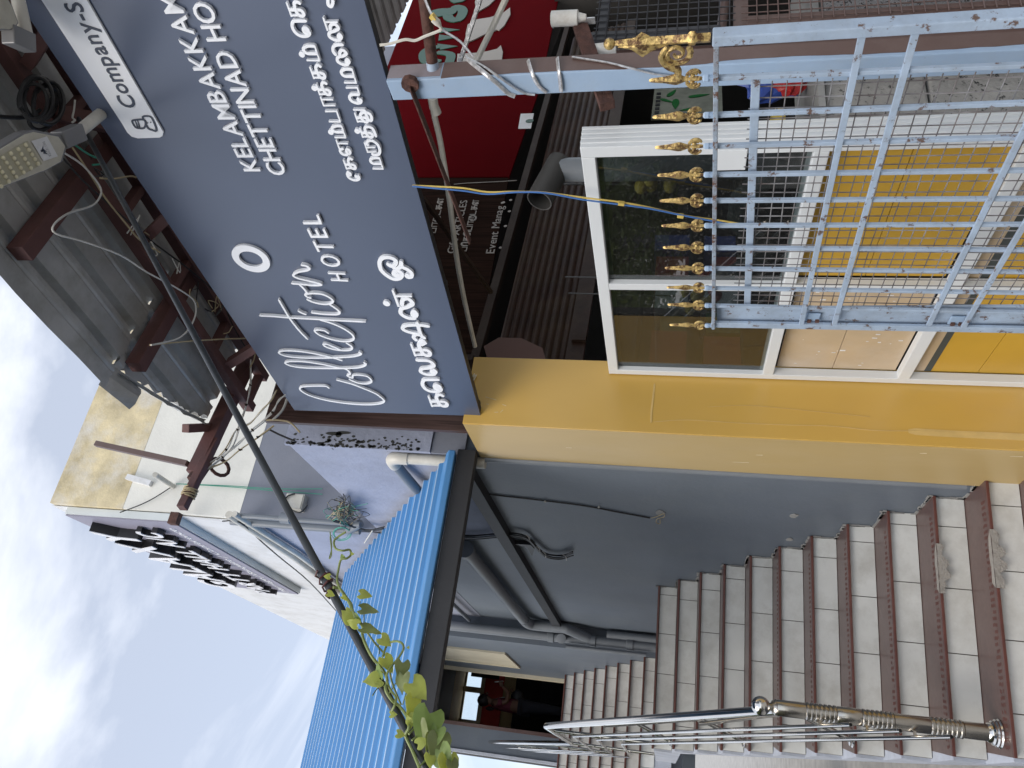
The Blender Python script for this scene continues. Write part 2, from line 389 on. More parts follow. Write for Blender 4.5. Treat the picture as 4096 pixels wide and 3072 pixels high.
# ================================================================ room at the top of the stairs
YB = 12.1
DL, DR, DZ, DH = .66, 1.40, 3.245, 5.22
ew = thing('landing_wall', (.6, YB, 3), 'grey wall with the open doorway at the head of the stairs', 'wall')
MB().box((.30, YB, 1.4), (DL - .05, YB + .18, 5.52)).build('wall', 'plaster_grey', ew)
MB().box((DL - .05, YB + .002, 1.4), (1.95, YB + .18, DZ - .01)).build('sill_wall', 'plaster_grey', ew)
MB().box((DR + .02, YB + .002, DZ - .01), (1.95, YB + .18, DH + .06)).build('side_return', 'plaster_grey', ew)
MB().box((DL - .05, YB + .002, DH + .06), (1.42, YB + .18, 5.52)).build('lintel', 'plaster_grey', ew)
MB().box((.262, YB - .02, 1.4), (.30, YB + .2, 5.52)).build('white_edge', 'stair_plaster', ew)
dj = MB(); dj.box((DR - .03, YB - .02, DZ), (DR + .018, YB + .1, DH)); dj.box((DL - .05, YB - .02, DH), (DR + .018, YB + .1, DH + .06))
df = dj.build('door_frame', 'cream_trim', ew); MB().box((DL - .05, YB - .02, DZ), (DL, YB + .1, DH)).build('brown_jamb', 'granite_brown', df)
mat('chrome', (.8, .8, .8), rough=.1, metal=1)
MB().box((DL - .08, YB + .1, DZ), (DL - .04, YB + .85, DH)).build('open_door_leaf', 'granite_brown', ew)
rm = thing('upstairs_room', (1, 14, 3.2), 'dim upstairs lobby seen through the doorway, red dado under its window', 'room')
RX0, RX1, RY0, RY1 = .42, 2.6, YB + .18, 15.4
MB().box((RX0, YB, 3.05), (RX1, RY1 + .2, 3.235)).build('floor', 'tan_wall', rm)
MB().box((RX0, RY0, 5.62), (RX1, RY1 + .2, 5.75)).build('ceiling', 'tan_wall', rm)
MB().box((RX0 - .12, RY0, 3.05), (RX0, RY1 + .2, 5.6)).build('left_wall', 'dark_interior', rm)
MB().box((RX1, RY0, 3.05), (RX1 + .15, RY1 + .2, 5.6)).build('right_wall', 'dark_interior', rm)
# window opening
a = hy(1853, 2668, RY1); b = hy(1930, 2752, RY1); c = hy(1917, 2883, RY1)
wz1, wz0 = hy(1845, 2770, RY1).z, hy(1925, 2770, RY1).z
wx1, wx0 = hy(1890, 2662, RY1).x, hy(1870, 2890, RY1).x; wxm = hy(1885, 2758, RY1).x
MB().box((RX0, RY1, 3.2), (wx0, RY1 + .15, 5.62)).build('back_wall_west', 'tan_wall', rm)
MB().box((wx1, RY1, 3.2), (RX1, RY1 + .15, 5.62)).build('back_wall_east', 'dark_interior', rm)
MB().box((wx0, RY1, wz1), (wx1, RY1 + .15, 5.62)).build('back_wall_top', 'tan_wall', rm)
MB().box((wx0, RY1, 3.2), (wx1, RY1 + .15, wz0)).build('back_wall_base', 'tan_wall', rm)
MB().box((RX0, RY1 - .02, wz0 - .42), (RX1, RY1 - .003, wz0 - .06)).build('red_dado', 'red_wall', rm)
MB().box((RX0, RY1 - .3, 3.24), (RX1, RY1 - .06, wz0 - .7)).build('counter', 'dark_interior', rm)
fr = MB(); t = .05
fr.box((wx0 - .06, RY1 - .03, wz0 - .06), (wx1 + .06, RY1 + .02, wz0 + .02)); fr.box((wx0 - .06, RY1 - .03, wz1 - .02), (wx1 + .06, RY1 + .02, wz1 + .06))
for x in (wx0, wxm, wx1): fr.box((x - t, RY1 - .028, wz0 + .02), (x + t, RY1 + .018, wz1 - .02))
wfr = fr.build('window', 'cream_trim', rm)
for xa, xb in ((wx0 + t, wxm - t), (wxm + t, wx1 - t)):
    MB().box((xa, RY1 + .0, wz0 + .02), (xb, RY1 + .006, wz1 - .02)).build('pane', 'window_glass', wfr)
MB().box((wx1 - .2, RY1 - .05, 4.95), (RX1 - .3, RY1 - .01, 5.5)).build('picture', 'black_paint', rm)
MB().box((DR - .1, RY1 - .55, 3.24), (DR + .7, RY1 - .35, 4.05)).build('dark_sofa', 'black_paint', rm)
lv = MB()
for i in range(7): lv.box((1.45, RY1 - .12, 4.1 + i * .05), (1.72, RY1 - .08, 4.135 + i * .05))
lv.build('louvre', 'white_paint', rm)

# ================================================================ staircase
st = thing('staircase', (1, 5.5, 0), 'outdoor staircase of brown treads and white tiled risers, chipped along the lower edges', 'staircase')
def zs(k): return .265 + .165 * (10 - k)
def stp(k, f):  # nosing point of step k; f=0 left end, 1 right end
    l = V((.385, 4.225 + .295 * (10 - k), zs(k))); r = V((1.668, 4.07 + .286 * (10 - k), zs(k)))
    return l.lerp(r, f)
def riser(k, parent_name='riser_tile', lo=None, hi=None, left=None, right=None, off=0.):
    # tiles under the nosing of step k, joints recessed
    a0, b0 = left, right; w_ = (b0 - a0); Lw = w_.length; d = w_.normalized(); nn = V((d.y, -d.x, 0))
    if nn.y > 0: nn = -nn
    MB().obox((a0 + b0) / 2 + V((0, 0, (lo + hi) / 2 - a0.z)) + nn * -.022, d * (Lw / 2), nn * .012, V((0, 0, (hi - lo) / 2))).build('riser_back', 'grout', st)
    x = 0; cuts = [0]; first = .10 + off
    pos = Lw - first
    cs = [Lw, pos]
    while pos - .325 > .06: pos -= .325; cs.append(pos)
    cs.append(0)
    for i in range(len(cs) - 1):
        x1, x0 = cs[i] - .0025, cs[i + 1] + .0025
        if x1 - x0 < .02: continue
        c = a0 + d * ((x0 + x1) / 2); c.z = (lo + hi) / 2
        MB().obox(c + nn * (-.006 + random.uniform(-.0012, .0012)), d * ((x1 - x0) / 2), nn * .006, V((0, 0, (hi - lo) / 2 - .003))).build('riser_tile', 'tile_white', st)
def tread(l, r, depth, z):
    d = (r - l).normalized(); nn = V((-d.y, d.x, 0))
    if nn.y < 0: nn = -nn
    z0 = z - .018
    q = [V((p.x, p.y, z0)) for p in (l - nn * .022, r - nn * .022, r + nn * depth, l + nn * depth)]
    MB().hexa(q + [p + V((0, 0, .018)) for p in q]).build('tread', 'granite_brown', st, bev=.003)
    q = [V((p.x, p.y, z0 + .001)) for p in (l - nn * .0245, r - nn * .0245, r - nn * .0222, l - nn * .0222)]
    MB().hexa(q + [p + V((0, 0, .014)) for p in q]).build('nosing', 'nosing_red', st, bev=.002)
    g = MB(); Lw = (r - l).length
    for row in range(4):
        for i in range(int(Lw / .03)):
            c = l + d * (.04 + i * .03 + random.uniform(-.003, .003)) + nn * (.012 + row * .013); c.z = z + .0006
            if c.x > r.x - .1 or random.random() < .12: continue
            g.obox(c, d * .008, nn * .002, V((0, 0, .0006)))
    return g
grv = MB()
for k in range(0, 12):
    if k == 11: l, r = stp(11, 0), stp(11, 1) ; l = l + V((0, .02, 0))
    else: l, r = stp(k, 0), stp(k, 1)
    if k > 4:
        g = tread(l, r, .31, zs(k)); n0 = len(grv.v); grv.add(g.v, g.f)
    else: tread(l, r, .31 if k else 2.3, zs(k))
    lo = zs(k) - .165; hi = zs(k) - .019
    riser(k, lo=lo, hi=hi, left=V((l.x, l.y, lo)), right=V((r.x, r.y, lo)), off=.03 * ((k * 7) % 4) - .03)
grv.build('tread_grooves', 'nosing_red', st, kind='stuff')
# waist of the flight: stepped top, sloping underside
side = []
for k in range(11, -1, -1):
    p = stp(k, 0); side += [V((.37, p.y + .03, zs(k) - .165)), V((.37, p.y + .03, zs(k) - .02))]
side += [V((.37, 9.3, zs(0) - .02)), V((.37, 9.3, 1.7)), V((.37, 7.15, 1.68)), V((.37, 4.9, .35)), V((.37, 3.9, -.05))]
MB().prism(side, (1.3, 0, 0)).build('flight_body', 'stair_plaster', st)
sp = MB()
for k in range(10, 0, -1):   # ragged plaster against the side wall
    p = stp(k, 1); q = stp(k - 1, 1)
    for _ in range(7):
        y = random.uniform(p.y, q.y); sp.obox((1.664, y, zs(k) + random.uniform(0, .012)), (.004, 0, 0), (0, random.uniform(.015, .05), 0), (0, 0, random.uniform(.004, .014)))
        sp.obox((1.664, q.y + random.uniform(-.015, .01), random.uniform(zs(k), zs(k - 1))), (.004, 0, 0), (0, random.uniform(.004, .012), 0), (0, 0, random.uniform(.01, .04)))
sp.build('plaster_edge', 'concrete', st, kind='stuff')
# chipped nosings showing the mortar
mat('mortar', (.36, .34, .31), rough=.95, var=.35, scale=30, dirt=(.14, .13, .12), damt=.7, dscale=30, bump=.8, bscale=120)
for (k, f0, f1) in ((9, .60, .80), (10, .58, .80), (11, .02, .14)):
    l, r = stp(k, 0), stp(k, 1); d_ = (r - l).normalized(); nn_ = V((-d_.y, d_.x, 0)); nn_ = nn_ if nn_.y < 0 else -nn_
    rnd_ = random.Random(k)
    top = [l.lerp(r, f0 + (f1 - f0) * i / 12) + V((0, 0, -.001 + rnd_.uniform(-.003, .001))) for i in range(13)]
    bot = [l.lerp(r, f0 + (f1 - f0) * i / 12) + V((0, 0, -.02 - rnd_.uniform(.0, .02) - (.025 if 3 < i < 9 and i % 4 != 2 else 0))) for i in range(12, -1, -1)]
    MB().prism([p + nn_ * .0255 for p in top + bot], nn_ * .003).build('broken_nosing', 'mortar', st)
    MB().prism([l.lerp(r, f) - nn_ * a + V((0, 0, .0005)) for f, a in ((f0, -.0255), (f0 + .02, .012), (f0 + .07, .005), (f0 + .12, .014), (f1 - .03, .006), (f1, -.0255))], (0, 0, .001)).build('broken_nosing', 'mortar', st)
# upper flight
def stu(j): return 9.3 + .33 * (j - 1), 1.915 + .165 * j
for j in range(1, 9):
    y, z = stu(j); l, r = V((.02, y + .03, z)), V((1.418, y - .03, z))
    tread(l, r, .36, z)
    riser(0, lo=z - .165, hi=z - .019, left=V((l.x, l.y, z - .165)), right=V((r.x, r.y, z - .165)), off=.04 * (j % 3))
side = []
for j in range(1, 9):
    y, z = stu(j); side += [V((.0, y + .03, z - .165)), V((.0, y + .03, z - .02))]
side += [V((.0, YB, 3.21)), V((.0, YB, 2.9)), V((.0, 9.5, 1.62)), V((0, 9.2, 1.62))]
MB().prism(side, (1.415, 0, 0)).build('upper_flight_body', 'stair_plaster', st)
MB().box((-.05, 9.0, 1.74), (1.42, 9.4, 1.9)).build('landing_slab', 'stair_plaster', st)

# ---------------------------------------------------------------- stainless railing
rl = thing('stair_railing', (.45, 4.32, .265), 'polished stainless steel stair railing with a ringed newel post and ball', 'railing')
NB = V((.49, 4.32, .265))
prof = [(0, .062), (.006, .066), (.012, .060), (.02, .062), (.026, .055), (.034, .055), (.04, .046), (.052, .044), (.06, .036)]
MB().lathe(NB, (0, 0, 1), prof).build('base_flange', 'steel_polished', rl, smooth=True)
pr = [(.05, .0355), (.19, .0355)]; h = .19
def rings(h, n):
    o = []
    for i in range(n): o += [(h, .034), (h + .006, .0385), (h + .017, .0385), (h + .023, .034)]; h += .025
    return o, h
o, h = rings(h, 7); pr += o; pr += [(h + .002, .0355), (h + .19, .0355)]; h += .19
o, h = rings(h, 7); pr += o; pr += [(h + .004, .0365), (h + .06, .038), (h + .13, .0365)]; h += .135
o, h = rings(h, 7); pr += o; pr += [(h + .002, .0355), (h + .155, .0355), (h + .16, .034), (h + .164, .036), (h + .172, .034), (h + .18, .028), (h + .186, .03), (h + .192, .02), (h + .2, .016)]
kz = 1.035 / (h + .2); pr = [(a * kz, b * 1.09) for a, b in pr]
MB().lathe(NB, (0, 0, 1), pr, 28).build('newel_post', 'steel_brushed', rl, smooth=True)
topn = NB.z + 1.035
MB().sphere((NB.x, NB.y, topn + .042), .046, 28, 16).build('newel_ball', 'steel_polished', rl, smooth='all')
XR = .44
sl = .577
T0 = V((.485, 4.36, topn - .045)); T1 = V((XR, 7.02, 2.78)); T2 = V((XR, 9.25, 2.80)); T3 = V((XR, 11.9, 4.25))
MB().tube(smooth_path([T0, T0.lerp(T1, .3), T0.lerp(T1, .97)], 3) + [T1, V((XR, 7.06, 2.79)), T2.lerp(T1, .02), T2, T3], .025, 16).build('top_rail', 'steel_polished', rl, smooth=True)
for (z0, y1, z1) in ((.967, 7.04, 2.55), (.755, 7.09, 2.358), (.542, 7.22, 2.16)):
    MB().tube([V((.43, 4.11, z0)), V((.39, y1, z1)), V((.39, 9.3 + (2.78 - z1) * .3, z1 + .01)), T3 + V((-.045, 0, z1 - 2.78))], .0105, 10).build('mid_rail', 'steel_polished', rl, smooth=True)
    MB().tube([V((.43, 4.108, z0 - .001)), V((.4299, 4.1165, z0 + .0035))], .0085, 10).build('tube_mouth_shade', 'black_rubber', rl)  # black disc stands for the shade inside the open rail end
    MB().bar(V((.432, 4.30, z0 + .10)), V((.47, 4.31, z0 + .10)), .012, .012).build('weld', 'steel_polished', rl)
for (bx_, by_, k) in ((.45, 5.10, 7), (.45, 6.19, 4), (.44, 7.0, 1)):
    base = V((bx_, by_, zs(k))); dd = V((.33, -.12, .93)).normalized()
    MB().tube([base, base + dd * .32, base + dd * .34 + V((-.02, 0, .01))], .0155, 12).build('brace', 'steel_polished', rl, smooth=True)
    MB().tube([base + dd * .33, V((.43, by_ - .08, T0.z + sl * (by_ - .08 - T0.y) - .02))], .012, 10).build('brace', 'steel_polished', rl, smooth=True)
    MB().lathe(base, (0, 0, 1), [(0, .04), (.006, .04), (.012, .03), (.02, .03), (.026, .02)]).build('post_flange', 'steel_polished', rl, smooth=True)
for y in (7.5, 9.2):
    MB().tube([(XR, y, 1.92), (XR, y, 2.79)], .016, 12).build('baluster', 'steel_polished', rl, smooth=True)
for y in (10.2, 11.5):
    z = 2.8 + (y - 9.25) * .547; MB().tube([(XR, y, z - .9), (XR, y, z)], .016, 12).build('baluster', 'steel_polished', rl, smooth=True)

# ================================================================ blue roof over the stairs
cn = thing('stair_canopy', (.6, 5.7, 4), 'blue ribbed metal roof sloping up over the stairs on a dark steel beam', 'roof')
CM = .575; CY0, CZ0, CY1 = 4.03, 3.085, 7.35; CX0, CX1 = -.75, 1.62
ud = V((0, 1, CM)).normalized(); un = V((0, -CM, 1)).normalized()
Ls = (CY1 - CY0) * math.sqrt(1 + CM * CM); o0 = V((0, CY0, CZ0)); npan = 5; per = Ls / npan; nr = 4
for i in range(npan):
    pts = []; s0 = i * per; pitch = per / nr; lift = .004 * (i % 2)
    for j in range(nr):
        q = s0 + j * pitch
        pts += [(q, 0), (q + pitch * .66, 0), (q + pitch * .74, .019), (q + pitch * .9, .019), (q + pitch * .985, 0)]
    pts.append((s0 + per + (.03 if i < npan - 1 else 0), 0))
    mb = MB(); n = len(pts); xe = CX1 - .0 - random.uniform(0, .012)
    P = [o0 + ud * q + un * (h_ + lift) for q, h_ in pts]
    vs = [V((CX0, p.y, p.z)) for p in P] + [V((xe, p.y, p.z)) for p in P]
    th = un * -.0015
    vs += [q + th for q in vs]
    fs = []
    for j in range(n - 1): fs += [(j, j + 1, n + j + 1, n + j), (2 * n + j, 3 * n + j, 3 * n + j + 1, 2 * n + j + 1), (j, 2 * n + j, 2 * n + j + 1, j + 1), (n + j, n + j + 1, 3 * n + j + 1, 3 * n + j)]
    fs += [(0, n, 3 * n, 2 * n), (n - 1, 3 * n - 1, 4 * n - 1, 2 * n - 1)]
    mb.add(vs, fs); mb.build('roof_sheet', 'blue_roof', cn)
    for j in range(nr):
        q = s0 + j * pitch + pitch * .80; a = o0 + ud * q + un * (.0205 + lift); MB().bar(V((CX0, a.y, a.z)), V((xe, a.y, a.z)), .009, .003, up=tuple(un)).build('rib_highlight', 'blue_roof_highlight', cn)  # pale strip painted as the sky's glint along the rib
MB().hexa([(CX0, CY0 - .03, 3.045), (1.64, CY0 - .03, 3.045), (1.64, CY0 + .05, 3.055), (CX0, CY0 + .05, 3.055), (CX0, CY0 - .032, 3.083), (1.64, CY0 - .032, 3.083), (1.64, CY0 + .03, 3.117), (CX0, CY0 + .03, 3.117)]).build('edge_flashing', 'blue_roof', cn, bev=.006)
MB().box((CX0, CY0 + .0, 2.93), (1.66, CY0 + .06, 3.04)).build('front_beam', 'dark_steel', cn, bev=.004)
for y in (5.1, 6.2, 7.25): MB().box((CX0, y, CZ0 + CM * (y - CY0) - .11), (1.66, y + .05, CZ0 + CM * (y - CY0) - .03)).build('purlin', 'dark_steel', cn)
for x in (CX0 + .05, .45): MB().bar((x, CY0 + .05, CZ0 - .09), (x, CY1, CZ0 + CM * (CY1 - CY0) - .15), .05, .08).build('rafter', 'dark_steel', cn)
for x in (CX0 + .05,): 
    MB().box((x - .04, CY0 + .02, 0), (x + .04, CY0 + .1, 2.95)).build('post', 'dark_steel', cn); MB().box((x - .04, 7.2, 0), (x + .04, 7.28, 4.8)).build('post', 'dark_steel', cn)

# ================================================================ pipes and cables on the stair wall
dp = thing('rain_pipe', (1.64, 4.165, 0), 'white downpipe with an elbow at the yellow pillar, its lower length painted grey', 'pipe')
ez = 3.47
MB().tube([(1.66, 4.15, .32), (1.655, 4.15, 2.9)], .02, 14).build('painted_length', 'pipe_grey', dp, smooth=True)
MB().tube([(1.634, 4.165, 2.9), (1.634, 4.165, ez - .05)], .034, 16).build('upright', 'pipe_white', dp, smooth=True)
el = smooth_path([(1.634, 4.165, ez - .09), (1.634, 4.165, ez - .02), (1.634, 4.20, ez + .025), (1.634, 4.28, ez + .03)], 6)
MB().tube(el, .04, 16).build('elbow', 'pipe_white', dp, smooth=True)
MB().tube([(1.634, 4.22, ez + .03), (1.60, 4.75, ez - .02)], .033, 16).build('spout', 'pipe_grey', dp, smooth=True)

gp = thing('soil_pipe', (1.55, 9.1, 1.915), 'thick grey drain pipe with elbows in the corner of the upper landing', 'pipe')
def pt(px, py, X): return hx(px, py, X)
MB().tube([(1.60, 6.05, 3.44), (1.60, 8.9, 3.40)], .055, 18).build('sloping_run', 'pipe_grey', gp, smooth=True)
MB().lathe((1.60, 6.02, 3.44), (0, 1, 0), [(-.03, .05), (-.028, .07), (.05, .07), (.055, .057)], 20).build('end_cap', 'pipe_grey', gp, smooth=True)
MB().tube([(1.63, 6.08, 3.44), (1.63, 6.08, 3.62)], .055, 16).build('inlet', 'pipe_grey', gp, smooth=True)
MB().tube(smooth_path([(1.60, 8.75, 3.40), (1.60, 8.95, 3.38), (1.60, 9.02, 3.3), (1.60, 9.02, 3.0), (1.59, 9.03, 2.92), (1.56, 9.12, 2.78), (1.53, 9.16, 2.7)], 5), .06, 18).build('swan_neck', 'pipe_grey', gp, smooth=True)
MB().tube([(1.52, 9.17, 1.9), (1.52, 9.17, 2.42), (1.52, 9.17, 5.4)], .055, 18).build('stack', 'pipe_grey', gp, smooth=True)
for z in (2.2, 2.62, 3.1): MB().lathe((1.52, 9.17, z), (0, 0, 1), [(0, .056), (.004, .066), (.07, .066), (.074, .056)], 18).build('coupling', 'pipe_grey', gp, smooth=True)
MB().lathe((1.51, 9.1, 3.0), (-.4, -1, 0), [(0, .05), (.05, .05), (.055, .055), (.07, .055), (.074, .03)], 18).build('inspection_cap', 'pipe_grey', gp, smooth=True)
MB().tube([(1.42, 9.12, 2.05), (1.42, 9.12, 2.95)], .022, 12).build('thin_riser', 'pipe_grey', gp, smooth=True)
MB().tube([(1.60, 9.15, 1.92), (1.60, 9.15, 2.5)], .045, 14).build('side_stub', 'pipe_grey', gp, smooth=True)
cd = thing('wall_conduit', (1.64, 7.5, 4), 'grey conduit run high under the stair roof, behind the soil pipe', 'pipe')
MB().tube([(1.63, 7.0, 4.15), (1.60, 9.15, 4.12)], .02, 10).build('conduit', 'pipe_grey', cd, smooth=True)

def cable(name, pts, r, M, label, cat='cable', group=None, k=4, n=6):
    return MB().tube(smooth_path(pts, k), r, n).build(name, M, smooth=True, label=label, cat=cat, group=group)
mat('wire_white', (.6, .59, .55), rough=.5, var=.15); mat('wire_green', (.05, .28, .2), rough=.5); mat('wire_tan', (.42, .34, .2), rough=.6, var=.25)
mat('wire_yellow', (.62, .46, .12), rough=.4); mat('wire_blue', (.06, .16, .42), rough=.4)
wc = thing('wall_cable', hx(2600, 2070, 1.66), 'single black cable clipped down the grey stair wall to a bare wire stub', 'cable')
MB().tube(smooth_path([hx(x, y, 1.664) for x, y in ((1880, 1945), (1950, 1975), (2120, 1996), (2330, 2022), (2480, 2050), (2600, 2072))], 4), .005, 6).build('cable', 'black_rubber', wc, smooth=True)
MB().tube(smooth_path([hx(x, y, 1.655) for x, y in ((2605, 2072), (2630, 2065), (2655, 2055), (2655, 2068), (2630, 2075), (2625, 2090), (2640, 2095), (2640, 2078))], 4), .003, 5).build('bare_wire', 'wire_tan', wc, smooth=True)
for x, y in ((2180, 2006), (2395, 2028)): MB().sphere(hx(x, y, 1.655), .008, 8, 6).build('clip', 'pipe_white', wc)
cbn = thing('cable_bundle', hx(2200, 2200, 1.64), 'bundle of black cables looping down the stair wall from the dark band', 'cable')
for i in range(5):
    o = random.uniform(-8, 8); p = random.uniform(-6, 6)
    MB().tube(smooth_path([hx(x + o * .3, y + o + p * .2, 1.645 - .004 * i) for x, y in ((1800, 2146), (1900, 2150), (2030, 2140), (2105, 2152), (2150, 2195), (2185, 2222), (2240, 2230), (2290, 2222 - i * 4))], 4), .0055, 6).build('cable_strand', 'black_rubber', cbn, smooth=True)
for x, y in ((2110, 2150), (2152, 2195), (2175, 2215), (2258, 2228)): MB().tube(smooth_path([hx(x + dx, y + dy, 1.63) for dx, dy in ((-6, -10), (6, 0), (8, 14))], 2), .004, 5).build('cable_tie', 'pipe_white', cbn)
MB().prism([hx(x, y, 1.664) for x, y in ((2050, 2160), (2125, 2165), (2140, 2180), (2130, 2210), (2110, 2175))], (-.03, 0, 0)).build('bracket', 'dark_steel', cbn)

dpn = thing('dark_yard_wall', (-1.5, 9, 0), 'dark navy low wall beyond the open side of the stairs', 'wall')
MB().box((-4, 9.0, 0), (-.01, 9.1, 1.78)).build('wall', mat('navy_sheet', (.012, .016, .03), rough=.5), dpn)

# mould along the corner of the rough wall
md = MB(); rm_ = random.Random(5); mat('mould', (.05, .052, .05), rough=.95, var=.4)
for i in range(150):
    z = rm_.uniform(3.3, 4.15); x = 1.657 + abs(rm_.gauss(0, .035)); r = rm_.uniform(.003, .011)
    md.prism([V((x + math.cos(t) * r * rm_.uniform(.6, 1.3), 4.0905, z + math.sin(t) * r * 1.5 * rm_.uniform(.6, 1.3))) for t in [k * 1.05 for k in range(6)]], (0, -.0015, 0))
    if i % 2: md.prism([V((1.6715, 4.095 + abs(rm_.gauss(0, .025)) + math.cos(t) * r, z + math.sin(t) * r * 1.5)) for t in [k * 1.05 for k in range(6)]], (-.0015, 0, 0))
for (x, z, w_, h_) in ((1.74, 3.86, .012, .06), (1.75, 3.8, .01, .05), (1.735, 3.83, .02, .02)): md.prism([V((x + w_ * math.cos(t), 4.0903, z + h_ * math.sin(t))) for t in [k * .8 for k in range(8)]], (0, -.0016, 0))
md.build('mould_stain', 'mould', wing, kind='stuff')
# ================================================================ yellow pillar
yp = thing('yellow_pillar', (1.87, 3.88, 0), 'glossy mustard yellow clad pillar between the stairs and the shop glass, scuffed and taped low down', 'pillar')
PX0, PX1, PY0, PY1, PZ = 1.655, 2.065, 3.655, 4.12, 2.925
MB().box((PX0 + .03, PY0 + .03, 0.02), (PX1 - .01, PY1, 2.70)).build('core', 'concrete', yp)
MB().box((PX0, PY0, .085), (PX1, PY0 + .014, PZ)).build('front_panel', 'yellow_panel', yp, bev=.002)
MB().box((PX0 - .0005, PY0 + .0145, .085), (PX0 + .014, PY1 + .01, PZ - .001)).build('side_panel', 'yellow_side', yp, bev=.002)
MB().box((PX0 + .002, PY0 + .0145, PZ - .07), (PX1, PY0 + .02, PZ - .003)).build('black_edge', 'black_rubber', yp)
# translucent tape smears and scratches with their own thickness
mat('tape_smear', (.62, .44, .17), rough=.22, var=.12, scale=8, bump=.1); mat('scratch_white', (.75, .68, .5), rough=.6)
def smear(px, wd, M='tape_smear', th=.0007):
    MB().ribbon(smooth_path([hy(x, y, PY0 - .0005) for x, y in px], 5), wd, (0, -1, 0), th).build('tape_strip', M, yp)
smear([(2618, 1536), (2612, 1590), (2606, 1640), (2604, 1690)], .009)
smear([(2615, 1688), (2750, 1680), (2950, 1692), (3150, 1700), (3330, 1705), (3500, 1722), (3700, 1726), (4090, 1750)], .0035)
smear([(2830, 1628), (2980, 1622), (3120, 1632), (3250, 1645), (3480, 1668)], .002)
smear([(3640, 1725), (3800, 1735), (3950, 1742), (4120, 1750)], .035)
for a, b in (((1943, 1588), (1985, 1600)), ((1945, 1616), (1955, 1617)), ((2010, 1618), (2024, 1623)), ((1978, 1649), (1992, 1649)), ((2001, 1649), (2012, 1640))):
    MB().ribbon([hy(*a, PY0 - .0005), hy(*b, PY0 - .0005)], .003, (0, -1, 0), .0006).build('scratch', 'scratch_white', yp)
for a, b in (((2265, 1790), (2286, 1791)), ((3025, 1820), (3050, 1820)), ((2930, 1848), (2995, 1850)), ((4040, 1825), (4090, 1826)), ((3680, 1813), (3706, 1813))):
    MB().ribbon([hx(*a, PX0 - .001), hx(*b, PX0 - .001)], .004, (-1, 0, 0), .0006).build('scratch', 'scratch_white', yp)
MB().tube(smooth_path([hy(x, y, PY0 - .012) for x, y in ((1885, 1540), (1895, 1520), (1905, 1500), (1890, 1510), (1898, 1495), (1870, 1545), (1880, 1560))], 4), .004, 5).build('tape_scrap', 'scratch_white', yp)

# wood grain cladding behind the end of the hotel sign
wood_mat('wood_dark', (.035, .019, .016), (.085, .05, .043), 'V', .4)
wd = thing('wood_cladding', (1.85, 3.8, 2.9), 'dark wood grain cladding strip beside the left end of the hotel sign', 'cladding')
MB().box((1.668, 3.79, 2.80), (2.02, 3.82, 4.165)).build('panel', 'wood_dark', wd, bev=.002)

# ================================================================ hotel sign
SA = R(-10.1); da = V((-math.sin(SA), -math.cos(SA), 0)); oa = V((-math.cos(SA), math.sin(SA), 0)); SO = V((1.70, 3.69, 0))
def AP(d, o, z): return V((SO.x, SO.y, z)) + da * d + oa * o
def hs(x, y, o=0.): return hit(x, y, SO + oa * o, oa)
mat('sign_slate', (.066, .086, .138), rough=.27, var=.04, scale=1.2, bump=.0, spec=.8)
mat('letter_white', (.84, .87, .92), rough=.32, var=.04, bump=0)
mat('letter_slate', (.06, .075, .11), rough=.5, bump=0)
hsn = thing('hotel_sign', SO + V((0, 0, 2.8)), 'long slate blue hotel signboard with raised white lettering in English and Tamil', 'sign')
def ext(p, q, k): return q + (q - p) * k
tl, bl = hs(1178, 1641), hs(1922, 1664); tr, br = ext(tl, hs(68, 0), .42), ext(bl, hs(1456, 0), .42)
MB().prism([tl, tr, br, bl], -oa * .006).build('face_panel', 'sign_slate', hsn)
fm = MB()
for p, q in ((tl, tr), (bl, br)):
    s = -1 if p is tl else 1
    fm.bar(p - oa * .028 + V((0, 0, .018 * s)), q - oa * .028 + V((0, 0, .018 * s)), .035, .032)
for f in (.02, .3, .6, .98): fm.bar(tl.lerp(tr, f) - oa * .035, bl.lerp(br, f) - oa * .035, .03, .03, up=tuple(da))
fm.build('back_frame', 'dark_steel', hsn)
# rounded white plate
pl = [hs(x, y, .001) for x, y in ((75, -150), (173, 0), (494, 494), (512, 525), (530, 542), (555, 549), (642, 546), (653, 540), (657, 524), (355, 0), (268, -150))]
plate = MB().prism(pl, oa * .008).build('name_plate', 'letter_white', hsn, bev=.001)
lay_text(plate, 'Company-S', hs(551, 430, .010), hs(318, 8, .010), hs(490, 430, .010), oa, .0015, 'letter_slate', slant=-.02, bold=.012)
ic = MB()
Zf = lambda pts, ox, oy, s: [hs(ox + x * s, oy + y * s, .0105) for x, y in pts]
for p in ([(905, 832), (878, 825), (857, 788), (872, 778), (930, 775), (945, 800), (935, 828), (905, 832)], [(878, 785), (892, 825)], [(892, 782), (906, 825)],
          [(930, 772), (925, 758), (950, 752), (985, 765), (1015, 845), (985, 842), (962, 832), (945, 805)], [(955, 795), (957, 797)], [(975, 792), (977, 794)]):
    ic.ribbon(smooth_path(Zf(p, 0, 0, .617), 3), .007, oa, .001)
ic.build('person_emblem', 'letter_slate', plate)
LT = .012
def stext(t, p0, p1, tp, **k): return lay_text(hsn, t, hs(*p0, .001), hs(*p1, .001), hs(*tp, .001), oa, LT, 'letter_white', bold=.008 if len(t) > 1 else 0., **k)
stext('KELAMBAKKAM', (1046, 678), (748, 55), (982, 678), fit='KELAMBAKKA')
stext('CHETTINAD HO', (1152, 693), (842, 3), (1086, 693))
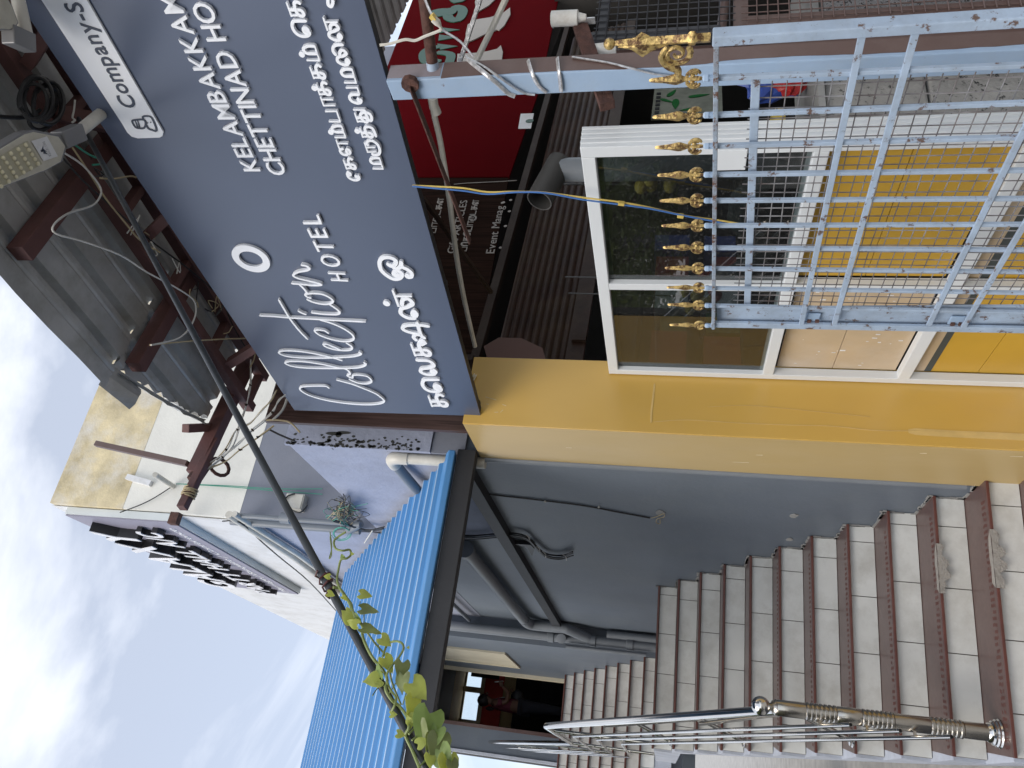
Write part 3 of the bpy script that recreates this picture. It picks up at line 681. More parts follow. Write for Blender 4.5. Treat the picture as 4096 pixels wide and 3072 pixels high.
for ch, a, b, tp in (('H', (1397, 1119), (1383, 1086), (1328, 1116)), ('O', (1372, 1062), (1353, 1017), (1297, 1058)), ('T', (1348, 1003), (1328, 961), (1274, 1000)), ('E', (1318, 944), (1302, 910), (1247, 944)), ('L', (1293, 890), (1278, 854), (1218, 890))):
    stext(ch, a, b, tp)
# large O
c = hs(1007, 1029, .001); hv = (hs(920, 1029, .001) - c).length; hh = (hs(1007, 979, .001) - c).length; n = 40; mb = MB()
oc = hs(1007, 1029, .001); ax = da * ((hs(964, 975, .001) - hs(1046, 1083, .001)).dot(da) / 2); az_ = V((0, 0, 1)) * ((hs(926, 1010, .001) - hs(1088, 1048, .001)).z / 2)
vs = []
for i in range(n):
    t = 2 * math.pi * i / n
    for k1, k2 in ((1, 1), (.56, .63)):
        for h_ in (0, LT): vs.append(oc + ax * math.cos(t) * k1 + az_ * math.sin(t) * k2 + oa * h_)
fs = []
for i in range(n):
    a = i * 4; b = ((i + 1) % n) * 4
    fs += [(a + 1, b + 1, b + 3, a + 3), (a, b, b + 1, a + 1), (a + 3, b + 3, b + 2, a + 2), (a + 2, b + 2, b, a)]
mb.add(vs, fs).build('letter', 'letter_white', hsn)
# handwritten word, traced stroke by stroke on the board
Z4 = lambda p: hs(1000 + p[0] * .3918, 1000 + p[1] * .3918, .001)
word = [
 [(815, 1395), (780, 1375), (680, 1372), (560, 1378), (515, 1395), (545, 1432), (640, 1478), (800, 1520), (1000, 1550), (1200, 1562), (1330, 1552), (1376, 1526), (1345, 1488), (1276, 1442), (1150, 1390), (1050, 1352), (890, 1308)],
 [(1018, 1303), (1060, 1322), (1130, 1345), (1200, 1348), (1248, 1325), (1212, 1278), (1135, 1260), (1060, 1262), (1052, 1288), (1000, 1265), (1030, 1245), (990, 1200), (890, 1180), (750, 1150), (560, 1122), (420, 1120), (366, 1135), (425, 1165), (560, 1184), (750, 1190), (950, 1190), (1100, 1184), (1175, 1165), (1188, 1142), (1168, 1130)],
 [(948, 1112), (850, 1082), (650, 1037), (480, 1014), (350, 1012), (302, 1030), (365, 1062), (500, 1080), (700, 1085), (900, 1080), (1050, 1070), (1128, 1052), (1143, 1035), (1118, 1026)],
 [(930, 1000), (850, 965), (790, 942), (756, 945), (795, 975), (890, 1000), (1000, 1006), (1048, 990), (1040, 960), (990, 928)],
 [(810, 832), (770, 806), (700, 797), (668, 806), (720, 850), (840, 893), (960, 914), (1040, 908), (1068, 880), (1045, 838), (960, 780), (840, 727), (715, 690)],
 [(108, 652), (250, 658), (420, 672), (650, 684), (900, 698), (1185, 712)], [(302, 487), (350, 570), (420, 685), (510, 800), (598, 890)],
 [(636, 620), (750, 633), (850, 638), (908, 634), (925, 612), (885, 575), (822, 533)], [(500, 600), (540, 622), (582, 636)],
 [(590, 482), (660, 512), (750, 530), (820, 528), (858, 502), (825, 465), (750, 430), (650, 420), (575, 432), (600, 458), (632, 466)],
 [(600, 425), (560, 372), (515, 328)], [(436, 320), (550, 328), (650, 338), (735, 334), (715, 318), (610, 292), (500, 265), (452, 235), (500, 203), (590, 185), (620, 165), (590, 140), (535, 130)]]
wb = MB()
for k, s in enumerate(word):
    g = MB().ribbon(smooth_path([Z4(p) for p in s], 6), .0098, oa, LT + .0003 * k); wb.add(g.v, g.f)
wb.build('script_word', 'letter_white', hsn)

# Tamil glyph skeletons on a unit box ('s' = keep corners)
S_ = 's'
KA = [(S_, (.02, .98), (.8, .98)), (S_, (.08, .98), (.08, .5), (.45, .5)), ((.42, .98), (.42, .6), (.41, .15), (.25, 0), (.07, .08), (.05, .28), (.2, .45), (.45, .5), (.75, .52), (.93, .4), (.97, .2), (.85, .06))]
TG = {
 'ka': KA, 'tha': KA[:2] + [((.42, .98), (.42, .6), (.41, .15), (.25, 0), (.07, .08), (.05, .28), (.2, .45), (.45, .5), (.78, .52), (.96, .36), (.95, .0), (.8, -.22), (.45, -.3), (.1, -.3))],
 'thu': KA[:2] + [((.42, .98), (.42, .6), (.41, .15), (.25, 0), (.07, .08), (.05, .28), (.2, .45), (.45, .5), (.7, .5), (.85, .3), (.9, -.1), (.7, -.4), (.3, -.4), (.15, -.2), (.4, -.05), (.8, -.02), (1.12, .0)), (S_, (1.12, .98), (1.12, 0))],
 'la2': [((.3, .3), (.2, .36), (.1, .26), (.16, .08), (.32, .04), (.42, .2), (.32, .38), (.12, .36), (.03, .5), (.1, .86), (.3, .98), (.42, .85), (.44, .6)), (S_, (.25, .98), (1.02, .98)), (S_, (.8, .98), (.8, 0))],
 'ma': [(S_, (.05, 1), (.05, 0), (.96, 0)), ((.96, .0), (.98, .45), (.88, .9), (.68, .98), (.52, .8), (.5, .4), (.5, 0))],
 'pa': [(S_, (.05, 1), (.05, 0), (.95, 0), (.95, 1))], 'aa': [(S_, (.1, 0), (.1, .98), (1, .98)), (S_, (.75, .98), (.75, 0))],
 'e': [((.48, .3), (.36, .38), (.28, .24), (.4, .1), (.54, .2), (.5, .42), (.3, .44), (.14, .2)), ((.3, .06), (.14, .12), (.03, .4), (.06, .85), (.3, 1.15), (.65, 1.2), (.93, 1.02), (.98, .7), (.98, 0))],
 'ee': [((.5, .25), (.36, .32), (.3, .16), (.44, .03), (.2, .02), (.04, .3), (.06, .72), (.3, 1.08), (.62, 1.12), (.82, .95), (.7, .78), (.52, .84), (.6, .98))],
 'ca': [(S_, (.02, .98), (.9, .98)), (S_, (.08, .98), (.08, .5), (.45, .5)), ((.45, .98), (.45, .5), (.42, .12), (.22, 0), (.06, .1), (.08, .35), (.3, .48), (.7, .48), (.93, .4), (.97, .15), (.85, .0))],
 'ru': [(S_, (.12, .2), (.12, .98), (.85, .98)), (S_, (.48, .98), (.48, .15)), ((-.02, .62), (-.12, .3), (-.02, -.1), (.35, -.28), (.75, -.2), (1.0, .15), (1.0, .55), (.85, .75), (.65, .72))],
 'va': [((.34, .22), (.24, .32), (.14, .2), (.25, .06), (.08, .14), (.03, .5), (.18, .92), (.42, .98), (.56, .72), (.58, .05)), (S_, (.58, .03), (1.0, .03), (1.0, .98))],
 'ai': [((.28, .22), (.18, .3), (.1, .18), (.2, .04), (.34, .14)), ((.03, .2), (.05, .65), (.2, .98), (.4, .85), (.46, .4), (.58, .06), (.74, .25), (.66, .55), (.5, .62)), ((.5, .95), (.68, 1.08), (.9, .95), (1.0, .55), (1.0, .1))],
 'na': [((.28, .22), (.18, .3), (.1, .18), (.2, .04), (.34, .14)), ((.03, .2), (.05, .65), (.2, .98), (.38, .88), (.46, .45), (.58, .06), (.76, .22), (.72, .6), (.52, .74)), (S_, (.5, .98), (1.05, .98)), (S_, (.86, .98), (.86, 0))],
 'la': [((.32, .2), (.22, .3), (.12, .18), (.22, .04), (.36, .12)), ((.05, .15), (.04, .6), (.2, .95), (.4, .85), (.46, .4), (.58, .06), (.76, .05), (.92, .3), (.95, .98))],
 'ta': [(S_, (.1, .98), (.1, 0), (.95, 0))], 'i': [((.1, 0), (.1, .7), (.3, 1.1), (.6, 1.15), (.8, .9), (.8, 0))], 'tai': [((.05, .3), (.1, .8), (.4, 1.0), (.7, .9), (.75, .4))],
}
def tamil(parent, g, p, q, up, wd_, nrm, th, M, name='letter', extra=None):
    """glyph g on the box with baseline p->q and height vector up"""
    p, q, up = V(p), V(q), V(up); du = q - p; mb = MB(); k = 0
    for s in TG[g]:
        sharp = s[0] == S_; pts = [p + du * a + up * b for a, b in (s[1:] if sharp else s)]
        if not sharp: pts = smooth_path(pts, 5)
        h = MB()
        if sharp:
            for i in range(len(pts) - 1): r = MB().ribbon([pts[i], pts[i + 1]], wd_, nrm, th + .0004 * k); h.add(r.v, r.f); k += 1
        else: h.ribbon(pts, wd_, nrm, th + .0004 * k); k += 1
        mb.add(h.v, h.f)
    return mb.build(name, M, parent)
def dot(parent, p, r, nrm, th, M):
    MB().lathe(p, nrm, [(0, r), (th, r)], 14).build('letter', M, parent)
Z2 = lambda x, y: hs(1100 + x * .4521, y * .4521, .001)
B1 = lambda y: 760 - .335 * (1580 - y)
for g, ya, yb in (('ee', 1580, 1490), ('ka', 1480, 1380), ('la2', 1358, 1225), ('ma', 1205, 1095), ('pa', 1065, 962), ('aa', 925, 842), ('ka', 825, 708), ('ka', 680, 555), ('ma', 525, 387), ('e', 308, 165), ('ca', 130, -5)):
    p, q = Z2(B1(ya), ya), Z2(B1(yb), yb); hgt = 86 + (1475 - ya) / 955 * 24
    tamil(hsn, g, p, q, (Z2(B1(ya) - hgt, ya) - p), .0105, oa, LT, 'letter_white')
for x, y in ((502, 1155), (357, 765), (247, 467)): dot(hsn, Z2(x, y), .0105, oa, LT, 'letter_white')
B2 = lambda y: 965 - .309 * (1485 - y)
for g, ya, yb in (('ma', 1482, 1378), ('ru', 1340, 1228), ('tha', 1200, 1100), ('thu', 1065, 965), ('va', 900, 758), ('ma', 722, 592), ('ai', 562, 378), ('na', 346, 150)):
    p, q = Z2(B2(ya), ya), Z2(B2(yb), yb); hgt = 88 + (1475 - ya) / 1100 * 22
    tamil(hsn, g, p, q, (Z2(B2(ya) - hgt, ya) - p), .0105, oa, LT, 'letter_white')
dot(hsn, Z2(735, 1145), .0105, oa, LT, 'letter_white')
MB().ribbon(smooth_path([Z2(x, y) for x, y in ((478, -20), (480, 25), (505, 42), (520, 15), (522, -20))], 4), .0105, oa, LT).build('letter', 'letter_white', hsn)
Z5 = lambda x, y: hs(1500 + x * .4219, 950 + y * .4219, .001)
B3 = lambda y: 697 - .331 * (1590 - y)
for g, ya, yb in (('ka', 1588, 1468), ('e', 1448, 1328), ('la', 1290, 1138), ('ka', 1108, 965), ('na', 758, 500)):
    p, q = Z5(B3(ya), ya), Z5(B3(yb), yb); tamil(hsn, g, p, q, (Z5(B3(ya) - (152 if g != 'e' else 140), ya) - p), .0195, oa, LT, 'letter_white')
dot(hsn, Z5(115, 610), .017, oa, LT, 'letter_white')
for nm, strokes in (('sha', ([(480, 938), (425, 905), (345, 885), (285, 863), (268, 838), (305, 818), (420, 813), (518, 825)], [(405, 788), (440, 905), (480, 938)], [(400, 960), (372, 930), (385, 905), (430, 905)], [(425, 975), (450, 955), (475, 975), (450, 998), (425, 975)])),
                    ('oo', ([(125, 232), (160, 255), (200, 235), (195, 195), (140, 172), (80, 178), (50, 215), (62, 285), (112, 338), (180, 376), (240, 370), (262, 335), (240, 305), (200, 302), (182, 325), (205, 345), (232, 328)], [(150, 240), (200, 275), (240, 268), (252, 240), (255, 210)], [(255, 215), (262, 258), (318, 288), (352, 320), (350, 352), (322, 358), (306, 345), (318, 330)]))):
    g = MB()
    for k, s in enumerate(strokes):
        r = MB().ribbon(smooth_path([Z5(*p) for p in s], 5), .0185, oa, LT + .0004 * k); g.add(r.v, r.f)
    g.build('letter', 'letter_white', hsn)

# ================================================================ aluminium shop front
mat('aluminium', (.66, .69, .71), rough=.42, var=.03, bump=.02, spec=.6)
mat('beige_board', (.5, .39, .26), rough=.28, var=.12, scale=3, dirt=(.55, .5, .45), damt=.6, dscale=2.5, bump=.05, spec=.5)
mat('yellow_board', (.50, .30, .035), rough=.4, var=.05, bump=.02)
mat('grey_tape', (.05, .06, .06), rough=.6)
glass_mat('shop_glass', (.36, .40, .40), 2.1)
sf = thing('shop_front', (1.98, 2.83, .1), 'white aluminium framed shop front with dusty glass over beige and yellow boards', 'shop front')
FX, FY0, FY1, FZ = 1.98, 2.0, 3.645, 2.165
def fbox(n, y0, y1, z0, z1, x0=FX, x1=FX + .045, M='aluminium', b=.003): return MB().box((x0, y0, z0), (x1, y1, z1)).build(n, M, sf, bev=b)
fbox('jamb', FY0, FY0 + .05, .1, FZ, x1=FX + .10); fbox('jamb', FY1 - .045, FY1, .1, FZ)
for i in range(4): MB().box((FX + .02 + i * .022, FY0 - .004, .1), (FX + .03 + i * .022, FY0, FZ)).build('jamb_rib', 'aluminium', sf)
fbox('top_rail', FY0 + .05, FY1 - .045, FZ - .05, FZ)
fbox('mullion', 2.82, 2.865, .1, FZ - .05)
for z0, z1 in ((1.335, 1.385), (.70, .755), (.1, .15)):
    fbox('transom', FY0 + .05, 2.82, z0, z1); fbox('transom', 2.865, FY1 - .045, z0, z1)
for y0, y1 in ((FY0 + .05, 2.82), (2.865, FY1 - .045)):
    fbox('pane', y0, y1, 1.385, FZ - .05, FX + .026, FX + .032, 'shop_glass', 0)
    for a, b, c, d in ((y0, y1, FZ - .07, FZ - .05), (y0, y1, 1.385, 1.40)):
        MB().box((FX + .0265, a, c), (FX + .042, b, d)).build('glazing_bead', 'grey_tape' if c > 2 else 'aluminium', sf)
# boards of the counter behind the lower lights
for (y0, y1, z0, z1, M) in ((2.865, 3.24, .755, 1.335, 'beige_board'), (3.243, FY1 - .045, .755, 1.335, 'beige_board'), (FY0 + .05, 2.43, .755, 1.335, 'yellow_board'), (2.433, 2.82, .755, 1.335, 'yellow_board')):
    pass
for (ys, zs_, M) in (((2.90, 3.60), ((.76, 1.05), (1.053, 1.315)), 'beige_board'), ((2.05, 2.815), ((.76, 1.06), (1.063, 1.33)), 'yellow_board')):
    for z0, z1 in zs_: MB().box((FX + .05, ys[0], z0), (FX + .062, ys[1], z1)).build('board', M, sf)
MB().box((FX + .05, 2.055, .63), (FX + .06, 3.60, .697)).build('board', 'beige_board', sf)
MB().box((FX + .049, 2.055, .60), (FX + .061, 3.60, .63)).build('grey_strip', 'grey_tape', sf)
for z0, z1 in ((.16, .39), (.393, .599)): MB().box((FX + .05, 2.055, z0), (FX + .06, 3.60, z1)).build('board', 'yellow_board', sf)
spk = MB()
for _ in range(26):
    c = V((FX + .049, random.uniform(2.92, 3.58), random.uniform(.8, 1.3))); r = random.uniform(.002, .007)
    spk.obox(c, (.0006, 0, 0), (0, r * .6, 0), (0, 0, r * random.uniform(.8, 2.5)))
spk.build('paint_splash', 'white_paint', sf, kind='stuff')
MB().box((FX - .012, 2.02, 1.60), (FX - .002, 2.115, 1.70)).build('latch_plate', 'aluminium', sf, bev=.002)
tw = thing('twin_wire', hs(1655, 748), 'thin yellow and blue wire pair hanging in front of the shop glass', 'wire')
pth = ((1650, 742), (1720, 745), (1850, 752), (1950, 768), (2060, 766), (2180, 770), (2330, 790), (2480, 808), (2600, 830), (2740, 862), (2900, 885), (3010, 905))
for c, off in (('wire_yellow', 0), ('wire_blue', 6)):
    MB().tube(smooth_path([hx(x, y + off * (1 + .8 * math.sin(x * .011)), 1.93 - (.0 if c == 'wire_yellow' else .006)) for x, y in pth], 4), .0035, 6).build('wire_strand', c, tw, smooth=True)
for x, y in ((2485, 812), (2722, 862)): MB().bar(hx(x - 12, y, 1.925), hx(x + 12, y + 3, 1.925), .012, .014).build('tape_flag', 'wire_yellow', tw)

# ---------------------------------------------------------------- rolling shutter and boards over the shop mouth (turned 20 degrees)
SHA = R(70.5); hd = V((math.sin(SHA), math.cos(SHA), 0)); hn = V((hd.y, -hd.x, 0)); HO = V((2.06, 3.75, 0))   # hn faces the street
def HP(d, o, z): return V((HO.x, HO.y, z)) + hd * d + hn * o
def hh_(x, y, o=0.): return hit(x, y, HO + hn * o, hn)
mat('shutter_brown', (.030, .0135, .008), rough=.5, var=.35, scale=5, dirt=(.06, .04, .022), damt=.8, dscale=3, bump=.15, spec=.12)
mat('beam_brown', (.034, .02, .014), spec=.12, rough=.6, var=.2, dirt=(.1, .085, .07), damt=.5)
mat('maroon', (.085, .0012, .0030), rough=.9, var=.05, bump=.02, spec=.02); mat('sign_green', (.006, .07, .035), rough=.5, bump=0); mat('sign_grey', (.36, .33, .29), rough=.6, var=.05, bump=0)
wood_mat('wood_board', (.014, .008, .006), (.036, .018, .013), 'V', .9, .03)
sh = thing('rolling_shutter', HP(2, 0, 2.3), 'half raised brown rolling shutter under the red and brown shop boards', 'shutter')
ztop = lambda d: 2.90 + .037 * d
zbot = lambda d: 2.325 + .012 * d
# slats (each a curved strip)
ns = 9
for i in range(ns):
    f0, f1 = i / ns, (i + 1) / ns
    mb = MB(); K = 5
    rows = []
    for dd_ in (0.0, 5.6):
        row = []
        for j in range(K + 1):
            f = f0 + (f1 - f0) * j / K; z = zbot(dd_) + .1 + (ztop(dd_) - .03 - zbot(dd_) - .1) * f
            row.append((HP(dd_, .0 + .02 * math.sin(math.pi * j / K) - .12 * (f), z)))
        rows.append(row)
    vs = rows[0] + rows[1] + [p - hn * .003 for p in rows[0] + rows[1]]; n = K + 1; fs = []
    for j in range(K): fs += [(j, j + 1, n + j + 1, n + j), (2 * n + j, 3 * n + j, 3 * n + j + 1, 2 * n + j + 1)]
    fs += [(0, n, 3 * n, 2 * n), (K, 2 * n + K, 3 * n + K, n + K)]
    mb.add(vs, fs).build('slat', 'shutter_brown', sh, smooth=True)
a, b = HP(0, .02, zbot(0) + .05), HP(5.6, .02, zbot(5.6) + .05); MB().bar(a, b, .03, .1).build('bottom_rail', 'shutter_brown', sh)
MB().obox(HP(.22, .035, zbot(0) + .04), hd * .03, hn * .02, (0, 0, .04)).build('lock_hasp', 'beam_brown', sh)
a, b = HP(0.0, .02, 2.94), HP(5.8, .02, 3.13); MB().bar(a, b, .05, .05).build('top_beam', 'beam_brown', sh)
bp = [hh_(x, y, .06) for x, y in ((1935, 1385), (1995, 1350), (2085, 1352), (2170, 1392), (2183, 1440), (1950, 1436))]
MB().prism(bp, -hn * .01).build('bracket_plate', mat('bracket_brown', (.105, .052, .04), spec=.15, rough=.5, var=.05, bump=.02), sh)
MB().bar(HP(-.01, .075, 2.96), HP(-.01, -.05, 2.96), .045, .045).build('beam_end', 'beam_brown', sh)

rb = thing('red_signboard', hh_(1850, 400, .01), 'dark red shop board with green Tamil letters and grey leaf shapes, above the shutter', 'sign')
Rz = lambda x, y, o=.013: hh_(1550 + x * .4069, y * .4069, o)
rp = [hh_(x, y, .01) for x, y in ((2036, 707), (1635, 707), (1580, 420), (1545, 278), (1650, 0), (1700, -110), (2170, -110), (2232, 0), (2160, 350))]
MB().prism(rp, -hn * .02).build('board', 'maroon', rb)
def blob(pts, M, nm, par=None, o=.013, th=.008):
    MB().prism([Rz(x, y, o) for x, y in pts], hn * th).build(nm, M, par or rb)
def stroke(pts, M, w_, nm='letter'):
    MB().ribbon(smooth_path([Rz(x, y) for x, y in pts], 5), w_, hn, .01).build(nm, M, rb)
stroke([(500, 470), (420, 480), (360, 530), (370, 600), (440, 625), (500, 600)], 'sign_green', .11); stroke([(500, 520), (620, 545), (600, 645)], 'sign_green', .1)
for t in ([(490, 435), (690, 460), (520, 495)], [(510, 345), (690, 372), (500, 405)], [(520, 275), (712, 297), (505, 330)]): blob(t, 'sign_green', 'letter')
stroke([(590, 95), (600, 180), (690, 205), (740, 130), (720, 85), (660, 70)], 'sign_green', .12); stroke([(660, 70), (640, 130), (600, 150)], 'sign_green', .09)
MB().lathe(Rz(512, 130), hn, [(0, .15), (.01, .15)], 16).build('letter', 'sign_green', rb); stroke([(640, -30), (690, 20), (750, -20)], 'sign_green', .13)
for t in ([(690, 540), (860, 530), (980, 515), (1080, 490), (1115, 455), (1135, 520), (1120, 640), (680, 665)], [(770, 340), (790, 250), (880, 200), (1010, 180), (1130, 140), (1205, 85), (1210, 150), (1150, 260), (1100, 305), (1080, 300), (960, 345), (850, 400), (770, 430)], [(860, 30), (880, -40), (1100, -40), (1000, 60), (880, 130)]):
    blob(t, 'sign_grey', 'leaf_shape', th=.012)
blob([(1310, 1122), (1440, 1118), (1410, 1265), (1285, 1267)], 'white_paint', 'veg_mark', th=.004)
MB().lathe(Rz(1398, 1190, .018), hn, [(0, .036), (.003, .036)], 18).build('green_dot', 'sign_green', rb)

bb = thing('brown_signboard', hh_(1850, 1100, .01), 'dark wood grain gift shop board with grey lettering beside the red board', 'sign')
MB().prism([hh_(x, y, .012) for x, y in ((2034, 711), (1637, 711), (1700, 950), (1790, 1200), (1870, 1430), (1905, 1432))], -hn * .02).build('board', 'wood_board', bb)
Bz = lambda x, y: hh_(1600 + x * .3014, 700 + y * .3014, .0135)
mat('print_grey', (.38, .35, .32), rough=.6, bump=0)
lay_text(bb, 'Gift ARTICLES', Bz(725, 1040), Bz(897, 340), Bz(622, 1040), hn, .003, 'print_grey', joined=False, name='letter')
lay_text(bb, 'Event Manag', Bz(1250, 1042), Bz(1378, 415), Bz(1140, 1042), hn, .003, 'print_grey', joined=False, name='letter')
def trow(gs, y0, y1, bx, hgt):
    n = len(gs); 
    for i, g in enumerate(gs):
        a = y0 + (y1 - y0) * i / n; b = y0 + (y1 - y0) * (i + .8) / n; p, q = Bz(bx(a), a), Bz(bx(b), b)
        tamil(bb, g, p, q, Bz(bx(a) - hgt, a) - p, .012, hn, .003, 'print_grey')
trow(['pa', 'aa', 'ru', 'ta', 'ka', 'la2'], 770, 300, lambda y: 585 - (y - 300) * .25, 70)
trow(['pa', 'i', 'ca', 'e', 'pa', 'aa', 'ru', 'ta', 'ka', 'la2'], 1015, 325, lambda y: 1050 - (y - 325) * .25, 72)
for x, y in ((1360, 372), (1375, 365), (1470, 335), (1452, 485), (1400, 680), (1335, 968)): dot(bb, Bz(x, y), .012, hn, .003, 'print_grey')
st2 = MB().ribbon(smooth_path([Bz(x, y) for x, y in ((715, 125), (900, 108), (1300, 90), (1420, 82), (1550, 75))], 4), .006, hn, .002).build('scrape', 'print_grey', bb)

# shop room behind
rmS = thing('shop_room', HP(2.5, -1.5, 0), 'dark gift shop interior behind the raised shutter', 'room')
def hbox(d0, d1, o0, o1, z0, z1): return MB().hexa([HP(d0, o0, z0), HP(d1, o0, z0), HP(d1, o1, z0), HP(d0, o1, z0), HP(d0, o0, z1), HP(d1, o0, z1), HP(d1, o1, z1), HP(d0, o1, z1)])
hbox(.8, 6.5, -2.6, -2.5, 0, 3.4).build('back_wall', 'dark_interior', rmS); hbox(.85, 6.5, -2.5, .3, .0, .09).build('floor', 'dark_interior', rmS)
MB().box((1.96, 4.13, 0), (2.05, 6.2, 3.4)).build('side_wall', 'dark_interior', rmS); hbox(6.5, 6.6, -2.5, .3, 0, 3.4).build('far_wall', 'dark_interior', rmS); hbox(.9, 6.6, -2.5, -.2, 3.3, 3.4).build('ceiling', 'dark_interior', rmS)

# things kept in the shop mouth
mat('plinth_stone', (.33, .32, .30), rough=.9, var=.15, scale=8, dirt=(.2, .2, .19), damt=.4, bump=.9, bscale=28, rust=(.03, .03, .03), rlo=.57, rscale=42)
mat('granite_speckle', (.22, .22, .225), rough=.25, var=.5, scale=60, bump=.1, rust=(.02, .02, .022), rlo=.52, rscale=60)
pn = thing('stone_block_wall', (2.6, 2.2, 0), 'low wall of rough speckled concrete blocks between the glass and the blue post', 'wall')
for r in range(4):
    z0 = .0 + r * .334
    for (x0, x1) in (((2.09, 2.5), (2.503, 3.3)) if r % 2 else ((2.09, 2.75), (2.753, 3.3))):
        MB().box((x0, 2.06 + random.uniform(0, .01), z0 + .003), (x1, 2.5, z0 + .331)).build('block', 'plinth_stone', pn, bev=.012)
MB().box((2.085, 2.045, 1.338), (3.32, 2.5, 1.36)).build('capping', 'concrete', pn)
def prop(name, label, cat): return name, label, cat
mat('plastic_blue', (.06, .12, .5), rough=.35); mat('plastic_green', (.02, .16, .04), rough=.3); mat('plastic_yellow', (.6, .45, .08), rough=.4); mat('plastic_red', (.5, .03, .03), rough=.4); mat('film_grey', (.3, .29, .28), rough=.3, var=.3, bump=.6, bscale=14); mat('navy', (.01, .015, .04), rough=.6)
def lump(c, r, sc_, sd=1, n=12, k=8, jit=.18):
    rnd = random.Random(sd); g = MB().sphere((0, 0, 0), 1, n, k); return MB().add([V(c) + V((q.x * sc_[0], q.y * sc_[1], q.z * sc_[2])) * r * (1 + rnd.uniform(-jit, jit)) for q in g.v], g.f)
zc = 1.365
MB().lathe((2.20, 2.2, zc), (0, 0, 1), [(0, .02), (.02, .025), (.22, .06), (.225, .055), (.02, .02)], 12).build('green_cone', 'plastic_green', smooth=True, label='green plastic cone standing on the block wall behind the gate mesh', cat='cone')
lump((2.27, 2.3, zc + .06), .06, (1, 1, .9), 3).build('blue_helmet', 'navy', smooth=True, label='dark navy helmet on the block wall beside the green cone', cat='helmet')
lump((2.235, 2.16, zc + .115), .055, (1.1, .7, .5), 5).build('yellow_packet', 'plastic_yellow', smooth=True, label='crumpled yellow packet above the green cone', cat='packet')
lump((2.62, 2.3, zc + .11), .11, (1.0, .6, 1.1), 8, jit=.3).build('blue_bag', 'plastic_blue', label='shiny blue carrier bag on the block wall behind the mesh gate', cat='bag')
lump((2.50, 2.22, zc + .06), .055, (1.2, .6, 1.0), 9, jit=.3).build('red_toy_packet', 'plastic_red', label='red and yellow toy packet beside the blue bag', cat='packet')
fl = MB().tube(smooth_path([(2.22, 2.45, zc + .12), (2.2, 2.5, zc + .2), (2.16, 2.6, zc + .22), (2.12, 2.75, zc + .12), (2.1, 2.9, zc + .2), (2.14, 3.0, zc + .3)], 4), [.03, .035, .04, .045, .04, .05, .045, .04, .05, .045, .045, .04, .05, .05, .04, .045, .05, .045, .04, .035, .03], 8)
fl.build('plastic_wrap', 'film_grey', smooth=True, label='twisted clear plastic wrap hanging behind the gate spikes', cat='plastic')
# rack with red cartons deep in the shop, posters
rk = thing('carton_rack', HP(2.0, -1.6, .1), 'rack of red and cream cartons deep inside the shop', 'rack')
for z in (1.3, 1.75, 2.2): hbox(.6, 5.6, -1.9, -1.5, z - .02, z).build('shelf', 'dark_steel', rk)
for d in (.6, 2.2, 3.9, 5.6): hbox(d - .02, d + .02, -1.9, -1.86, .1, 2.5).build('upright', 'dark_steel', rk)
ordn = ['first', 'second', 'third', 'fourth', 'fifth', 'sixth', 'seventh']
cnt = {}
for z, tier in ((1.3, 'lower'), (1.75, 'upper')):
    d = 1.0
    for M, nm, w_ in (('plastic_red', 'red', .5), ('white_paint', 'cream', .3), ('plastic_red', 'red', .45), ('plastic_green', 'green', .3), ('white_paint', 'cream', .35), ('plastic_red', 'red', .6), ('plastic_blue', 'blue', .3)):
        k = cnt.get((tier, nm), 0); cnt[(tier, nm)] = k + 1
        hbox(d, d + w_ - .02, -1.85, -1.52 + random.uniform(-.05, .03), z + .001, z + random.uniform(.22, .36)).build('carton', M, label='%s %s carton from the left on the %s shelf of the shop rack' % (ordn[k], nm, tier), cat='carton', group='cartons on the shop rack'); d += w_
pc_ = hh_(2640, 420, -.8); pd = (pc_ - HO).dot(hd)
po = thing('leaf_poster', pc_, 'pale poster with green leaves and black print inside the shop', 'poster')
hbox(pd - .35, pd + .45, -.82, -.80, 1.45, 2.2).build('sheet', mat('poster_pale', (.24, .25, .2), rough=.6, var=.3, scale=5), po)
for (d, z, r) in ((-.15, 1.8, .07), (0, 1.95, .09), (.1, 2.05, .06), (.2, 1.7, .08), (.3, 2.0, .07)):
    c_ = HP(pd + d, -.797, z); a_ = d * 9; e1_ = hd * math.cos(a_) + V((0, 0, math.sin(a_))); e2_ = hn.cross(e1_); MB().prism([c_ + e1_ * r * math.cos(t) * 1.5 + e2_ * r * .6 * math.sin(t) * abs(math.cos(t * .5)) for t in [i * .5236 for i in range(12)]], hn * .004).build('green_leaf', 'plastic_green', po)
for i in range(7): hbox(pd - .33 + i * .1, pd - .27 + i * .1, -.797, -.793, 2.12, 2.17).build('black_print', 'black_paint', po)
ld = thing('wooden_frame', HP(pd - .1, -.35, .1), 'pale wooden rail frame standing inside the shop mouth by the poster', 'frame')
hbox(pd - .32, pd - .28, -.36, -.34, .3, 2.05).build('rail', 'cream_trim', ld); hbox(pd - .24, pd - .2, -.36, -.34, .3, 2.05).build('rail', 'cream_trim', ld); hbox(pd - .55, pd + .2, -.37, -.345, 1.62, 1.655).build('rung', 'cream_trim', ld)
